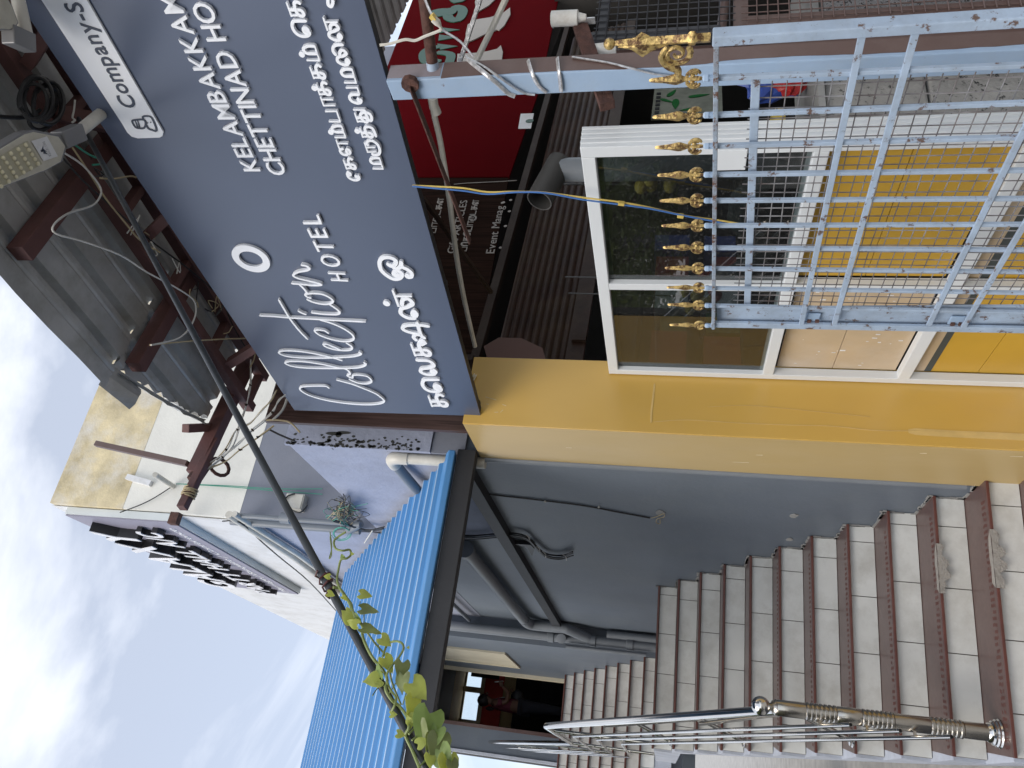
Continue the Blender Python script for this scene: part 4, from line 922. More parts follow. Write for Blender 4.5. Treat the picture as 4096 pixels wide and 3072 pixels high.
# flower garlands behind the glass
for i, (y, z, M, nm) in enumerate(((3.45, 1.72, 'plastic_yellow', 'yellow'), (3.3, 1.62, 'plastic_red', 'red'), (2.6, 1.95, 'plastic_yellow', 'pale yellow'))):
    g = thing('flower_bunch', (2.35, y, z), '%s cloth flower bunch hanging behind the shop glass' % nm, 'flowers', 'flower bunches behind the glass')
    for j in range(7):
        MB().sphere((2.35 + random.uniform(-.05, .05), y + random.uniform(-.09, .09), z + random.uniform(-.09, .09)), .035, 8, 6, (1, 1, .8)).build('bloom', M, g, smooth=True)
    MB().tube([(2.35, y, z + .08), (2.36, y, 2.4)], .004, 5).build('string', 'black_rubber', g)

# vent pipe over the shutter
vp = thing('vent_pipe', hx(2230, 690, 2.3), 'black plastic vent pipe with an open end turned towards the street, above the shop glass', 'pipe')
e = hit(2157, 802, (2.15, 0, 0), (1, 0, 0)); i_ = V((2.32, 2.95, e.z + .01)); e2 = e
vb = hx(2310, 680, 2.32); el_ = hx(2225, 690, 2.32)
MB().tube([V((2.32, vb.y, 1.0)), V((2.32, vb.y, el_.z - .02))], .052, 18).build('upright', 'pipe_grey', vp, smooth=True)
d_ = (e2 - V((2.32, vb.y, el_.z))).normalized()
o_ = V((2.32, vb.y, el_.z)) - d_ * .05
outer = MB().lathe(o_, d_, [(0, .04), (.0, .056), ((e2 - o_).length, .056), ((e2 - o_).length, .051), (.02, .051), (.018, .0)], 24).build('elbow', mat('vent_grey', (.055, .053, .05), rough=.6, var=.2), vp, smooth=True)
# white PVC pipe slung under the sign
pv = thing('pvc_conduit', hs(1740, 520), 'long white plastic conduit sagging under the hotel sign', 'pipe')
MB().tube(smooth_path([hit(x, y, SO - oa * .22, oa) for x, y in ((2040, -40), (1960, 130), (1900, 255), (1870, 330))], 4), .011, 8).build('upper_length', 'pipe_white', pv, smooth=True)
MB().tube(smooth_path([hit(x, y, SO - oa * .14, oa) for x, y in ((1730, 395), (1735, 450), (1760, 560), (1780, 680), (1798, 800), (1815, 940), (1835, 1080), (1862, 1220), (1900, 1385))], 4), .0115, 8).build('lower_length', 'pipe_white', pv, smooth=True)
MB().tube([hit(x, y, SO - oa * .14, oa) for x, y in ((1730, 392), (1735, 425), (1748, 455))], .018, 10).build('sleeve', 'pipe_white', pv, smooth=True)
br_ = thing('diagonal_brace', hs(1740, 930), 'thin dark diagonal brace under the sign in front of the brown board', 'brace')
MB().bar(hit(1690, 790, SO - oa * .1, oa), hit(1965, 1170, SO - oa * .35, oa), .018, .018).build('brace_bar', 'beam_brown', br_)
# ================================================================ blue post that carries the sign
mat('paint_blue', (.30, .41, .56), rough=.5, var=.08, scale=4, dirt=(.35, .4, .45), damt=.4, dscale=6, bump=.12, rust=(.14, .07, .045), rlo=.69, rscale=14)
mat('paint_blue_worn', (.35, .44, .56), rough=.5, var=.12, scale=9, dirt=(.2, .2, .2), damt=.35, dscale=14, bump=.2, rust=(.13, .085, .07), rlo=.575, rscale=30)
mat('paint_brown', (.115, .07, .06), rough=.42, var=.12, dirt=(.17, .13, .12), damt=.5, dscale=5, bump=.08)
mat('paint_mauve', (.26, .23, .25), rough=.6, var=.15, dirt=(.16, .11, .1), damt=.6, dscale=6, bump=.1)
mat('rust', (.075, .035, .028), rough=.85, var=.4, scale=30, dirt=(.14, .06, .04), damt=.6, dscale=14, bump=.6, bscale=80)
mat('strap_silver', (.55, .55, .56), rough=.3, metal=.55, var=.35, scale=60, bump=.25, bscale=120)
bpst = thing('blue_post', (2.05, 1.74, 0), 'square steel post, half blue half brown, holding up the hotel sign', 'post')
QX0, QX1, QY0, QY1, QZ = 2.010, 2.088, 1.702, 1.785, 2.792
MB().box((QX0, QY0, 0), (QX1, QY1, QZ)).build('tube', 'paint_blue', bpst, bev=.004)
# brown coat over most of the right hand face (own skin of paint)
def pface(zlist, xa): return [V((x, QY0 - .0012, z)) for x, z in zlist]
edge = []
z = 0.0
while z < 2.62: edge.append((QX0 + (.004 if z > 1.75 else .016) + random.uniform(-.002, .003) + (.0035 * math.sin(z * 9)), z)); z += .05
MB().prism([V((QX1 - .004, QY0 - .0002, 2.6)), V((QX1 - .004, QY0 - .0002, 0))] + [V((x, QY0 - .0002, z)) for x, z in edge], (0, -.0012, 0)).build('brown_coat', 'paint_brown', bpst)
MB().box((QX0 + .012, QY0 - .0012, 2.605), (QX1 - .004, QY0 - .0002, QZ - .002)).build('mauve_coat', 'paint_mauve', bpst)
for _ in range(6): pass
# round stub and rusty flat bars welded to it
MB().tube([vup(1735, 300, (2.045, 1.74, 0)), hit(1690, -60, SO - oa * .02, oa)], .019, 14).build('pipe_stub', 'rust', bpst, smooth=True)
MB().tube([vup(1735, 300, (2.045, 1.74, 0)), vup(1735, 300, (2.045, 1.74, 0)).lerp(hit(1690, -60, SO - oa * .02, oa), .16)], .0205, 14).build('stub_collar', 'paint_blue_worn', bpst, smooth=True)
rbz = thing('rusty_flat_bar', hx(1640, 340, 2.0), 'rusty flat iron bar hanging from the top of the blue post across the white conduit', 'bar')
q0, q1 = hx(1640, 340, 2.0), hx(1880, 968, 1.97)
MB().bar(q0, q1, .007, .03, up=(1, .3, 0)).build('bar', 'rust', rbz, bev=.002)
MB().tube([q0 + V((.016, 0, 0)), q0 - V((.004, 0, 0))], .03, 10).build('weld', 'rust', rbz)
ft_ = thing('rusty_bracket', hy(2420, 230, 1.82), 'rusty square tube bracket crossing behind the blue post, carrying white rollers', 'bracket')
MB().bar(hy(2318, 95, 1.83), hy(2430, 425, 1.83), .034, .05, up=(0, 0, 1)).build('tube', 'rust', ft_, bev=.002)
mat('roller_white', (.68, .67, .63), rough=.45, var=.06, dirt=(.35, .28, .2), damt=.6, dscale=12, bump=.05)
r0 = hy(2290, 72, 1.80); r0b = hy(2205, 76, 1.80)
MB().lathe(r0b, (r0 - r0b), [(0, .022), (.002, .027), (.095, .027), (.097, .022), (.098, .018), (.125, .011)], 24).build('roller', 'roller_white', ft_, smooth=True)
r1 = hy(2370, 205, 1.84); MB().lathe(r1, hy(2460, 195, 1.84) - r1, [(0, .02), (.002, .024), (.08, .024), (.082, .02)], 20).build('roller', 'roller_white', ft_, smooth=True)
MB().obox(hy(2324, 85, 1.81), (.003, .0, 0), (0, .012, 0), (0, 0, .05)).build('hanger_plate', 'strap_silver', ft_)
# silver strap wound round the post
sp_ = thing('silver_strap', (2.05, 1.74, 2.5), 'silver plastic strap wound in loose turns around the blue post', 'strap')
def sline(pts): return [(hx(x, y, QX0 - .005) if f == 'a' else hy(x, y, QY0 - .006)) for x, y, f in pts]
for path in ([(1860, 228, 'b'), (1900, 262, 'b'), (1945, 298, 'b'), (1990, 335, 'a'), (2030, 372, 'a'), (2060, 385, 'a')], [(1870, 232, 'b'), (1930, 262, 'b'), (1985, 300, 'b'), (2050, 345, 'a'), (2100, 372, 'a'), (2140, 378, 'a')],
             [(2112, 242, 'b'), (2122, 275, 'b'), (2135, 310, 'a'), (2155, 345, 'a'), (2185, 370, 'a')], [(2229, 232, 'b'), (2234, 280, 'b'), (2240, 320, 'a'), (2244, 366, 'a')],
             [(2290, 228, 'b'), (2340, 236, 'b'), (2430, 250, 'b'), (2520, 272, 'b'), (2620, 296, 'a'), (2700, 305, 'a')]):
    MB().tube(smooth_path(sline(path), 4), .0075, 8, flat=.45).build('strap_turn', 'strap_silver', sp_, smooth=True)
MB().tube(smooth_path([hit(x, y, SO - oa * .0, oa) for x, y in ((1690, -30), (1715, 35), (1760, 110), (1840, 165), (1890, 225))], 4), .009, 8, flat=.4).build('strap_end', 'strap_silver', sp_, smooth=True)
MB().bar(hit(1930, -30, SO - oa * .2, oa), hit(1835, 262, SO - oa * .12, oa), .02, .012).build('strap_length', 'strap_silver', sp_)
pg = thing('plug_end', hit(1745, 85, SO + oa * .02, oa), 'grey white electrical plug and cord hanging beside the rusty pipe stub', 'plug')
MB().bar(hit(1725, 60, SO + oa * .02, oa), hit(1740, 78, SO + oa * .02, oa), .02, .014).build('yellow_sleeve', 'wire_yellow', pg)
MB().tube([hit(1732, 75, SO + oa * .02, oa), hit(1750, 90, SO + oa * .02, oa), hit(1760, 104, SO + oa * .02, oa)], [.011, .012, .006], 10).build('plug', 'pipe_white', pg, smooth=True)
MB().tube(smooth_path([hit(x, y, SO + oa * .02, oa) for x, y in ((1760, 104), (1764, 116), (1755, 124), (1700, 145), (1660, 162), (1620, 158), (1560, 175), (1520, 180))], 4), .005, 6).build('cord', 'pipe_white', pg, smooth=True)

# ================================================================ mesh sliding gate behind the post
mat('gate_black', (.03, .031, .038), rough=.45, var=.15, bump=.1)
mg = thing('mesh_sliding_gate', (2.6, 1.9, .2), 'dark square mesh sliding gate with black and brown framing behind the blue post', 'gate')
GY = 1.92
def g2(x, y): return hy(x, y, GY)
tp = g2(2352, 165); tb = g2(2900, 110)
tx0 = tp.x; 
def hol(p, q, w_, M, nm):
    d = (q - p).normalized(); g = MB()
    for s in (-1, 1):
        g.bar(p + V((s * (w_ / 2 - .002), 0, 0)), q + V((s * (w_ / 2 - .002), 0, 0)), .004, w_, up=(0, 1, 0)); g.bar(p + V((0, s * (w_ / 2 - .002), 0)), q + V((0, s * (w_ / 2 - .002), 0)), w_ - .008, .004, up=(0, 1, 0))
    return g.build(nm, M, mg)
hol(V((tx0, GY, 1.70)), V((tx0, GY, tp.z)), .042, 'gate_black', 'black_stile')
MB().bar(V((tx0 + .02, GY, tp.z - .05)), V((tx0 + 1.3, GY, tp.z - .05)), .04, .03).build('top_rail', 'gate_black', mg)
MB().tube([g2(2868, 255), g2(2912, -90)], .017, 12).build('brown_cross_pipe', 'paint_brown', mg, smooth=True)
zc0 = g2(2940, 100).z
MB().bar(V((tx0 - .05, GY + .01, zc0 - .02)), V((tx0 + 1.3, GY + .01, zc0 - .02)), .03, .05).build('brown_rail', 'paint_brown', mg)
bx = g2(3400, 70).x
MB().box((bx - .025, GY - .01, .2), (bx + .03, GY + .03, zc0 - .04)).build('brown_stile', 'paint_brown', mg, bev=.003)
MB().box((bx - .12, GY + .03, .15), (bx - .06, GY + .06, tp.z - .1)).build('brown_channel', 'paint_brown', mg, bev=.003)
wm = MB(); wb_ = MB()
def wire(g, p, q, r=.0024, wob=.002):
    g.tube(smooth_path([p, p.lerp(q, .33) + V((random.uniform(-wob, wob), random.uniform(-wob, wob), random.uniform(-wob, wob))), p.lerp(q, .66) + V((random.uniform(-wob, wob),) * 3), q], 2), r, 5)
for i in range(30):
    x = tx0 + .0 + i * .036; wire(wm, V((x, GY - .024, zc0)), V((x, GY - .024, tp.z - .02)))
n = int((tp.z - zc0) / .036)
for i in range(n): z = zc0 + .02 + i * .036; wire(wm, V((tx0 - .03, GY - .028, z)), V((tx0 + 1.1, GY - .028, z)))
wm.build('upper_mesh', 'gate_black', mg, kind='stuff')
for i in range(30): x = bx - .0 + i * .036; wire(wb_, V((x, GY - .016, .25)), V((x, GY - .016, zc0 - .02)))
for i in range(int((zc0 - .3) / .036)): z = .28 + i * .036; wire(wb_, V((bx - .02, GY - .02, z)), V((bx + 1.08, GY - .02, z)))
wb_.build('lower_mesh', 'paint_brown', mg, kind='stuff')
gp_ = thing('granite_counter', (3.0, 2.3, 0), 'speckled dark granite slab standing behind the mesh gate', 'counter')
MB().box((2.55, 2.0, 0), (4.2, 2.045, 1.33)).build('slab', 'granite_speckle', gp_)

# ================================================================ blue gate with gilded spikes
gt = thing('blue_iron_gate', (1.5, 1.8, .1), 'worn pale blue iron gate with a row of gilded spearhead finials and wire mesh backing', 'gate')
GX = 1.5
mat('gilt', (.56, .41, .16), rough=.42, metal=.6, var=.3, scale=60, dlo=.46, dhi=.58, dirt=(.10, .05, .028), damt=.95, dscale=55, bump=.35, bscale=90)
def gx(x, y, o=0.): return hx(x, y, GX + o)
bars = [((2872, 148), (4096, 70)), ((2870, 311), (4096, 260)), ((2869, 459), (4096, 411)), ((2868, 583), (4096, 548)), ((2866, 698), (4096, 681)), ((2865, 802), (4096, 794)),
        ((2864, 902), (4096, 897)), ((2863, 991), (4096, 999)), ((2862, 1074), (4096, 1087)), ((2861, 1152), (4096, 1171)), ((2860, 1222), (4096, 1249)), ((2859, 1296), (4096, 1318))]
tops = []
for k, (a, b) in enumerate(bars):
    p, q = gx(*a), gx(*b); tops.append(p); e = p + (q - p) * ((p.z - .12) / (p.z - q.z))
    if k == 0: MB().bar(p + V((0, 0, .012)), e, .026, .034, up=(1, 0, 0)).build('end_post', 'paint_blue_worn', gt, bev=.003)
    elif k == 11: MB().bar(p + V((0, 0, .012)), e, .03, .012, up=(1, 0, 0)).build('stile_angle', 'paint_blue_worn', gt, bev=.002)
    else: MB().bar(p, e, .0112, .0112, up=(1, 0, 0)).build('bar', 'paint_blue_worn', gt, bev=.0015)
# wide stile plate and top rail
p0, p1 = gx(2862, 1222, .016), gx(4096, 1228, .016); MB().hexa([p + V((x, 0, 0)) for x in (0, .006) for p in (gx(2868, 1232, .016), gx(4300, 1222, .016), gx(4300, 1330, .016), gx(2868, 1306, .016))]).build('stile_plate', 'paint_blue_worn', gt)
mat('paint_rail', (.28, .35, .43), rough=.6, var=.2, scale=20, dirt=(.15, .1, .08), damt=.8, dscale=22, bump=.35, rust=(.12, .065, .045), rlo=.53, rscale=40)
MB().bar(tops[0] + V((0, -.012, .004)), tops[11] + V((0, .014, .004)), .03, .012).build('top_rail', 'paint_rail', gt, bev=.002)
mra, mrb = gx(3023, 322, .022), gx(2989, 1222, .022); MB().bar(mra, mrb, .012, .021).build('mesh_rail', 'paint_blue_worn', gt, bev=.002)
for (a, b) in (((3452, 123), (3205, 1296)), ((3664, 123), (3337, 1296)), ((4090, 531), (3715, 1300)), ((4150, 810), (3853, 1308))):
    p, q = gx(*a, -.008), gx(*b, -.008); d = q - p; p = p + d * ((tops[0].y - p.y) / d.y); MB().bar(p, q, .008, .0155, up=(0, 0, 1)).build('cross_bar', 'paint_blue_worn', gt, bev=.001)
for z in (.62, .25): MB().bar(V((GX - .008, tops[0].y, z + .04)), V((GX - .008, tops[11].y, z)), .008, .02).build('cross_bar', 'paint_blue_worn', gt)
for (x, y) in ((3252, 1268), (3826, 1280)):
    MB().obox(gx(x, y, .008), (.004, 0, 0), (0, .022, 0), (0, 0, .022)).build('hinge_tab', 'paint_blue', gt, bev=.003)
    for s in (-1, 1): MB().obox(gx(x + s * 16, y + 14, .003), (.006, 0, 0), (0, .006, 0), (0, 0, .006)).build('weld_lug', 'rust', gt)
gw = MB(); mat('wire_worn', (.2, .2, .21), rough=.6, var=.5, scale=14, dirt=(.1, .055, .04), damt=.8, dscale=8, bump=.1)
y0, y1 = gx(3040, 335, .03).y, gx(3040, 1226, .03).y; MX = GX + .034; zt = mra.z
i = 0
ya = y0 + .012
while ya < y1:
    wire(gw, V((MX, ya, zt + .01 - (ya - y0) * .03)), V((MX, ya + .015, .2)), .0017, .003); ya += .0335
z = zt - .006
while z > .22:
    wire(gw, V((MX + .003, y0 - .0, z)), V((MX + .003, y1 + .012, z - (y1 - y0) * .03)), .0017, .004); z -= .0335
gw.build('wire_mesh', 'wire_worn', gt, kind='stuff')
# finials
def loft(g, base, up, side, depth, prof):
    vs = []; fs = []
    for h_, w_, t_ in prof: c = base + up * h_; vs += [c + side * w_, c + depth * t_, c - side * w_, c - depth * t_]
    n = len(prof)
    for i in range(n - 1):
        for j in range(4): a_ = i * 4 + j; b_ = i * 4 + (j + 1) % 4; fs.append((a_, b_, b_ + 4, a_ + 4))
    fs += [(3, 2, 1, 0), (n * 4 - 4, n * 4 - 3, n * 4 - 2, n * 4 - 1)]
    g.add(vs, fs)
S1, D1 = V((0, 1, 0)), V((1, 0, 0))
def finial(base, up, s=1.0):
    g = MB(); loft(g, base + up * .028 * s, up, S1 * s, D1 * s, [(0, .005, .005), (.012, .008, .007), (.03, .005, .005), (.036, .006, .006), (.056, .0155, .0075), (.063, .016, .008), (.085, .010, .006), (.108, .0072, .0055), (.118, .0058, .005), (.122, .002, .002)])
    for sg in (-1, 1):
        for kk, rr in enumerate((.0052, .0044, .0036)):
            cc = base + up * (.046 + .005 * kk) * s + S1 * sg * .0085 * s
            pts = [cc + (up * (math.sin(t) * (.014 - .003 * kk)) + S1 * sg * ((.003 + math.cos(t) * .0115) - .0024 * kk)) * s for t in [i * .45 - 1.3 for i in range(8)]]
            g.tube(pts, [rr * s * f for f in (.6, .8, 1, 1, 1, .9, .7, .5)], 7)
        g.sphere(base + up * .05 * s + S1 * sg * .010 * s, .006 * s, 8, 6)
    o = g.build('spear_finial', 'gilt', gt, smooth=True)
    c = MB().bar(base, base + up * .014 * s, .011 * s, .011 * s, up=(1, 0, 0)); loft(c, base + up * .011 * s, up, S1, D1, [(0, .006 * s, .006 * s), (.004, .0105 * s, .0105 * s), (.013, .0105 * s, .0105 * s), (.017, .006 * s, .006 * s)])
    c.build('collar', 'paint_blue', o, smooth=True)
for k in range(1, 12):
    a, b = bars[k]; up = (gx(*a) - gx(*b)).normalized(); finial(tops[k] + V((0, .01 if k == 11 else 0, .006)), up, random.uniform(.97, 1.03))
# the large scrolled end finial
B0 = tops[0] + V((0, 0, .016)); up = (gx(*bars[0][0]) - gx(*bars[0][1])).normalized(); g = MB()
loft(g, B0, up, S1, D1, [(0, .013, .011), (.03, .013, .011), (.034, .019, .014), (.044, .019, .014), (.05, .012, .01), (.13, .012, .011), (.155, .015, .011), (.17, .011, .009), (.2, .009, .008), (.212, .006, .006)])
g.sphere(B0 + up * .222, .0135, 12, 8)
loft(g, B0 + up * .09 + S1 * .008, (up * .98 + S1 * .0), S1, D1, [(0, .004, .005), (.04, .02, .008), (.06, .034, .009), (.085, .012, .008), (.115, .003, .005)])
cc = B0 + up * .072 + S1 * .038
pts = [cc + (up * math.cos(t) + S1 * math.sin(t) * .95) * (.005 + .0027 * t) for t in [i * .4 for i in range(26)]]
g.tube(pts, [.0035 + .00016 * i for i in range(26)], 7)
pts = [cc + up * .02 + S1 * -.02, cc + up * .034 + S1 * .004, cc + up * .022 + S1 * .03, cc + S1 * .044 - up * .002, cc - up * .004 + S1 * .062, cc - up * .012 + S1 * .072]
g.tube(smooth_path(pts, 4), [.006 + .0035 * math.sin(i / 20 * math.pi) for i in range(21)], 7)
g.build('scroll_finial', 'gilt', gt, smooth=True)

# ================================================================ tin roof and its steel frame over the sign
mat('tin', (.46, .465, .46), rough=.5, metal=.3, var=.15, scale=3, dirt=(.2, .19, .15), damt=.6, dscale=5, bump=.1, stretch=(1, 1, 1))
mat('red_oxide', (.115, .048, .043), rough=.65, var=.2, scale=6, dirt=(.05, .03, .028), damt=.6, dscale=4, bump=.2)
tr_ = thing('tin_roof', AP(1.5, 0, 4.3), 'old corrugated tin roof with torn overhanging edge on a red oxide steel frame, above the hotel sign', 'roof')
RZ = 4.345
def tinsheet(d0, d1, oe, oi, edge=None, nm='roof_sheet', dz=0.):
    pitch = .19; pr = []; o = oe
    cols = []
    while o > oi: cols += [(o, 0), (o - .09, 0), (o - .1, .006), (o - .11, 0), (o - .125, 0), (o - .14, .036), (o - .17, .036), (o - .185, 0)]; o -= pitch
    nd = 30; vs = []; fs = []; n = len(cols)
    for i in range(nd + 1):
        d = d0 + (d1 - d0) * i / nd; lim = edge(d) if edge else 9
        for (oo, z) in cols: 
            c = min(oo, lim + (0 if oo < lim else 0)); vs.append(AP(d, c, RZ + dz + z + .01 * math.sin(d * 7 + oo * 9) * (.5 if oo > .2 else 0)))
    m_ = len(vs); vs += [v + V((0, 0, .002)) for v in vs]
    for i in range(nd):
        for j in range(n - 1): a = i * n + j; fs += [(a, a + 1, a + n + 1, a + n), (m_ + a, m_ + a + n, m_ + a + n + 1, m_ + a + 1)]
    return MB().add(vs, fs).build(nm, 'tin', tr_)
rnd = random.Random(3)
jag = [rnd.uniform(-.02, .02) for _ in range(60)]
tinsheet(.87, 7.0, .54, -5.5, lambda d: .53 + .008 * math.sin(d * 5))  # inner and far reach unseen, extended to shade the shop
tinsheet(.12, .88, .40, -5.5, lambda d: .16 + .24 * ((d - .12) / .76) ** .8 + jag[int(d * 40) % 60] * .8, dz=.012)
# torn end of the long sheet, bent down, and the turned up lip of the short sheet
def bentgrid(rows, th=.002, nm='torn_flap'):
    K = len(rows[0]); vs = [q for r in rows for q in r]; m_ = len(vs); vs += [q + V((0, 0, th)) for q in vs]; fs = []
    for i in range(len(rows) - 1):
        for j in range(K - 1): a = i * K + j; fs += [(a, a + 1, a + K + 1, a + K), (m_ + a, m_ + a + K, m_ + a + K + 1, m_ + a + 1)]
    MB().add(vs, fs).build(nm, 'tin', tr_)
bentgrid([[AP(.90 - .05 * i + .012 * math.sin(j * 1.9 + i) * (i == 4), .535 - .03 * j - .004 * i, 4.350 - .006 * i - .007 * i * math.sin(j / 4 * 3.1) - .004 * (j == 2)) for j in range(5)] for i in range(5)])
bentgrid([[AP(.88 - .05 * i, .50 - .16 * j / 4, 4.343 + (.034 if j in (1, 2) else 0)) for j in range(5)] for i in range(2)])
def edg(d): return .16 + .24 * ((d - .12) / .76) ** .8
bentgrid([[AP(d, edg(d) + .012 + .035 * j / 3 + rnd.uniform(-.006, .006) * (j == 3), 4.352 - .03 * j / 3 + .02 * math.sin(j * 1.2)) for j in range(4)] for d in [.13 + .72 * k / 16 for k in range(17)]], nm='torn_lip')
def rafter(d, o0, o1, z=4.305, w_=.07, h_=.075): return MB().bar(AP(d, o0, z), AP(d, o1, z), w_, h_).build('rafter', 'red_oxide', tr_, bev=.003)
rafter(1.60, -2.4, .44); rafter(.81, -2.4, .36); rafter(.08, -2.4, .50); rafter(2.4, -2.4, .46)
MB().bar(AP(.085, .28, 4.275), AP(.11, .72, 4.265), .045, .045).build('rafter_tail', 'red_oxide', tr_, bev=.003)
MB().bar(AP(.06, .18, 4.335), AP(.26, .33, 4.345), .045, .045).build('gusset', 'red_oxide', tr_, bev=.003)
MB().bar(AP(.06, .42, 4.29), AP(.09, .55, 4.29), .06, .05).build('splice', 'rust', tr_, bev=.003)
MB().tube([AP(.0 + .05 * math.cos(t), .40 + .045 * math.sin(t), 4.24 + .03 * math.cos(t)) for t in [i * .5 for i in range(13)]], .010, 8, closed=False).build('eye_ring', 'rust', tr_, smooth=True)
for o, z in ((-.035, 4.25), (-.26, 4.25)): MB().bar(AP(-.05, o, z), AP(3.6, o, z), .05, .06).build('purlin', 'red_oxide', tr_, bev=.002)
for o in (-.9, -1.6, -2.3): MB().bar(AP(-.05, o, 4.27), AP(3.6, o, 4.27), .05, .06).build('purlin', 'red_oxide', tr_)
for i in range(8): MB().bar(AP(.0 + i * .46, -.06, 4.25), AP(.0 + i * .46, -.235, 4.25), .035, .045).build('rung', 'red_oxide', tr_)
for d in (.35, 1.25, 2.1, 3.0): MB().bar(AP(d, -.05, 4.2), AP(d + .3, -.05, 3.75), .045, .045).build('sign_hanger', 'red_oxide', tr_)
for d in (1.9, 2.35): MB().bar(AP(d, -.04, 4.22), AP(d - .3, -.28, 3.95), .06, .06).build('sign_strut', 'red_oxide', tr_)
MB().bar(AP(.0, -.5, 3.9), AP(3.5, -.5, 3.9), .06, .06).build('back_rail', 'dark_steel', tr_)
fb = thing('upright_flat_bar', hy(750, 1850, 3.5), 'slim brown steel bar standing up from the rafter tail against the stained parapet', 'bar')
MB().bar(hy(750, 1855, 3.5), hy(385, 1775, 3.5), .03, .03).build('bar', 'paint_brown', fb, bev=.002)

# flood lamps on arms over the sign
mat('lamp_grey', (.23, .23, .235), rough=.45, metal=.3, var=.08, bump=.03); mat('lamp_cream', (.55, .53, .45), rough=.5, var=.06, dirt=(.35, .33, .27), damt=.5, dscale=20, bump=.02)
mat('led_panel', (.42, .40, .29), rough=.35, var=.05, bump=0); mat('led_lens', (.75, .7, .5), rough=.12, var=.02, bump=0)
def lamp(label, pix, led, dx, dy, arm, cx=None, text=False):
    zf = 3.93
    o = thing('led_flood_lamp', hz(pix[0][0], pix[0][1], zf), label, 'lamp', 'flood lamps over the hotel sign')
    P = [hz(x, y, zf) for x, y in pix]; cen = sum(P, V((0, 0, 0))) / len(P)
    MB().prism([cen + (p - cen) * 1.04 + V((0, 0, .004)) for p in P], (0, 0, .05)).build('housing', 'lamp_grey', o, bev=.004)
    MB().prism([cen + (p - cen) * .97 for p in P], (0, 0, .012)).build('face_frame', 'lamp_cream', o, bev=.003)
    Lp = [hz(x, y, zf - .001) for x, y in led]; MB().prism(Lp, (0, 0, -.002)).build('led_plate', 'led_panel', o)
    a, b, c = Lp[0], Lp[1], Lp[3]; g = MB()
    for i in range(10):
        for j in range(5): g.sphere(a + (b - a) * ((i + .5) / 10) + (c - a) * ((j + .5) / 5) + V((0, 0, -.004)), .0075, 8, 5, (1, 1, .8))
    g.build('led_lenses', 'led_lens', o, smooth=True, kind='stuff')
    A = [V(q) for q in arm]; MB().bar(A[0], A[1], .06, .05).build('arm_socket', 'lamp_grey', o, bev=.004); MB().tube([A[1] - (A[1] - A[0]) * .1, A[2]], .022, 14).build('arm', 'pipe_white', o, smooth=True)
    return o, P
o, P = lamp('cream faced LED flood lamp over the sign with its lens grid in view', [(-260, 840), (-160, 690), (103, 533), (138, 524), (240, 543), (268, 582), (248, 648), (190, 680), (15, 748), (-190, 870)], [(108, 563), (-215, 745), (-150, 830), (168, 656)], 0, 0, [hz(236, 562, 3.95), hz(318, 528, 3.955), AP(1.9, -.05, 3.99)])
q = lambda x, y: hz(x * .2712, 400 + y * .2712, 3.927)
MB().prism([q(460, 605), (q(690, 535)), q(850, 830), q(640, 905)], (0, 0, -.001)).build('label_plate', 'white_paint', o)
lay_text(o, 'KLICK ON', q(755, 820), q(655, 610), q(720, 835), (0, 0, -1), .001, 'letter_slate', joined=False, name='letter'); 
for tri in ([(590, 745), (690, 765), (640, 720)], [(640, 790), (705, 800), (640, 740)], [(600, 770), (640, 760), (635, 670)]): MB().prism([hz(x * .2712, 400 + y * .2712, 3.9258) for x, y in tri], (0, 0, -.001)).build('logo', 'letter_slate', o)
lamp('second LED flood lamp over the sign, half out of view with a stained cover', [(-260, 60), (-140, -90), (20, -30), (52, 25), (76, 90), (62, 112), (45, 118), (-60, 112), (-200, 140)], [(-40, -40), (-210, 40), (-180, 110), (0, 80)], 0, 0, [hz(30, 135, 3.95), hz(120, 175, 3.955), AP(2.5, -.05, 3.99)])

# wires under the roof
def pz(pts, z): return [hz(x, y, z) for x, y in pts]
cl = thing('cable_coil', hz(150, 400, 4.2), 'loose coil of black cable hanging under the tin roof beside the flood lamp', 'cable')
for i in range(6):
    cx, cy, rx, ry = random.uniform(130, 200), random.uniform(385, 425), random.uniform(48, 72), random.uniform(62, 92); ph = random.uniform(0, 6)
    MB().tube([hz(cx + rx * math.cos(t + ph) , cy + ry * math.sin(t + ph) , 4.17 - .01 * i + .02 * math.sin(t)) for t in [k * .3 for k in range(21)]], .0075, 7).build('cable_turn', 'black_rubber', cl, smooth=True)
MB().tube(smooth_path(pz(((-20, 465), (60, 470), (120, 465), (160, 440)), 4.18), 4), .0075, 7).build('cable_tail', 'black_rubber', cl, smooth=True)
MB().tube(smooth_path(pz(((112, 465), (125, 505), (165, 520), (215, 490), (250, 440)), 4.17), 4), .0075, 7).build('cable_tail', 'black_rubber', cl, smooth=True)
rw = thing('roof_wiring', AP(1, 0, 4.2), 'tangle of thin wires strung under the tin roof along the top of the sign', 'wiring')
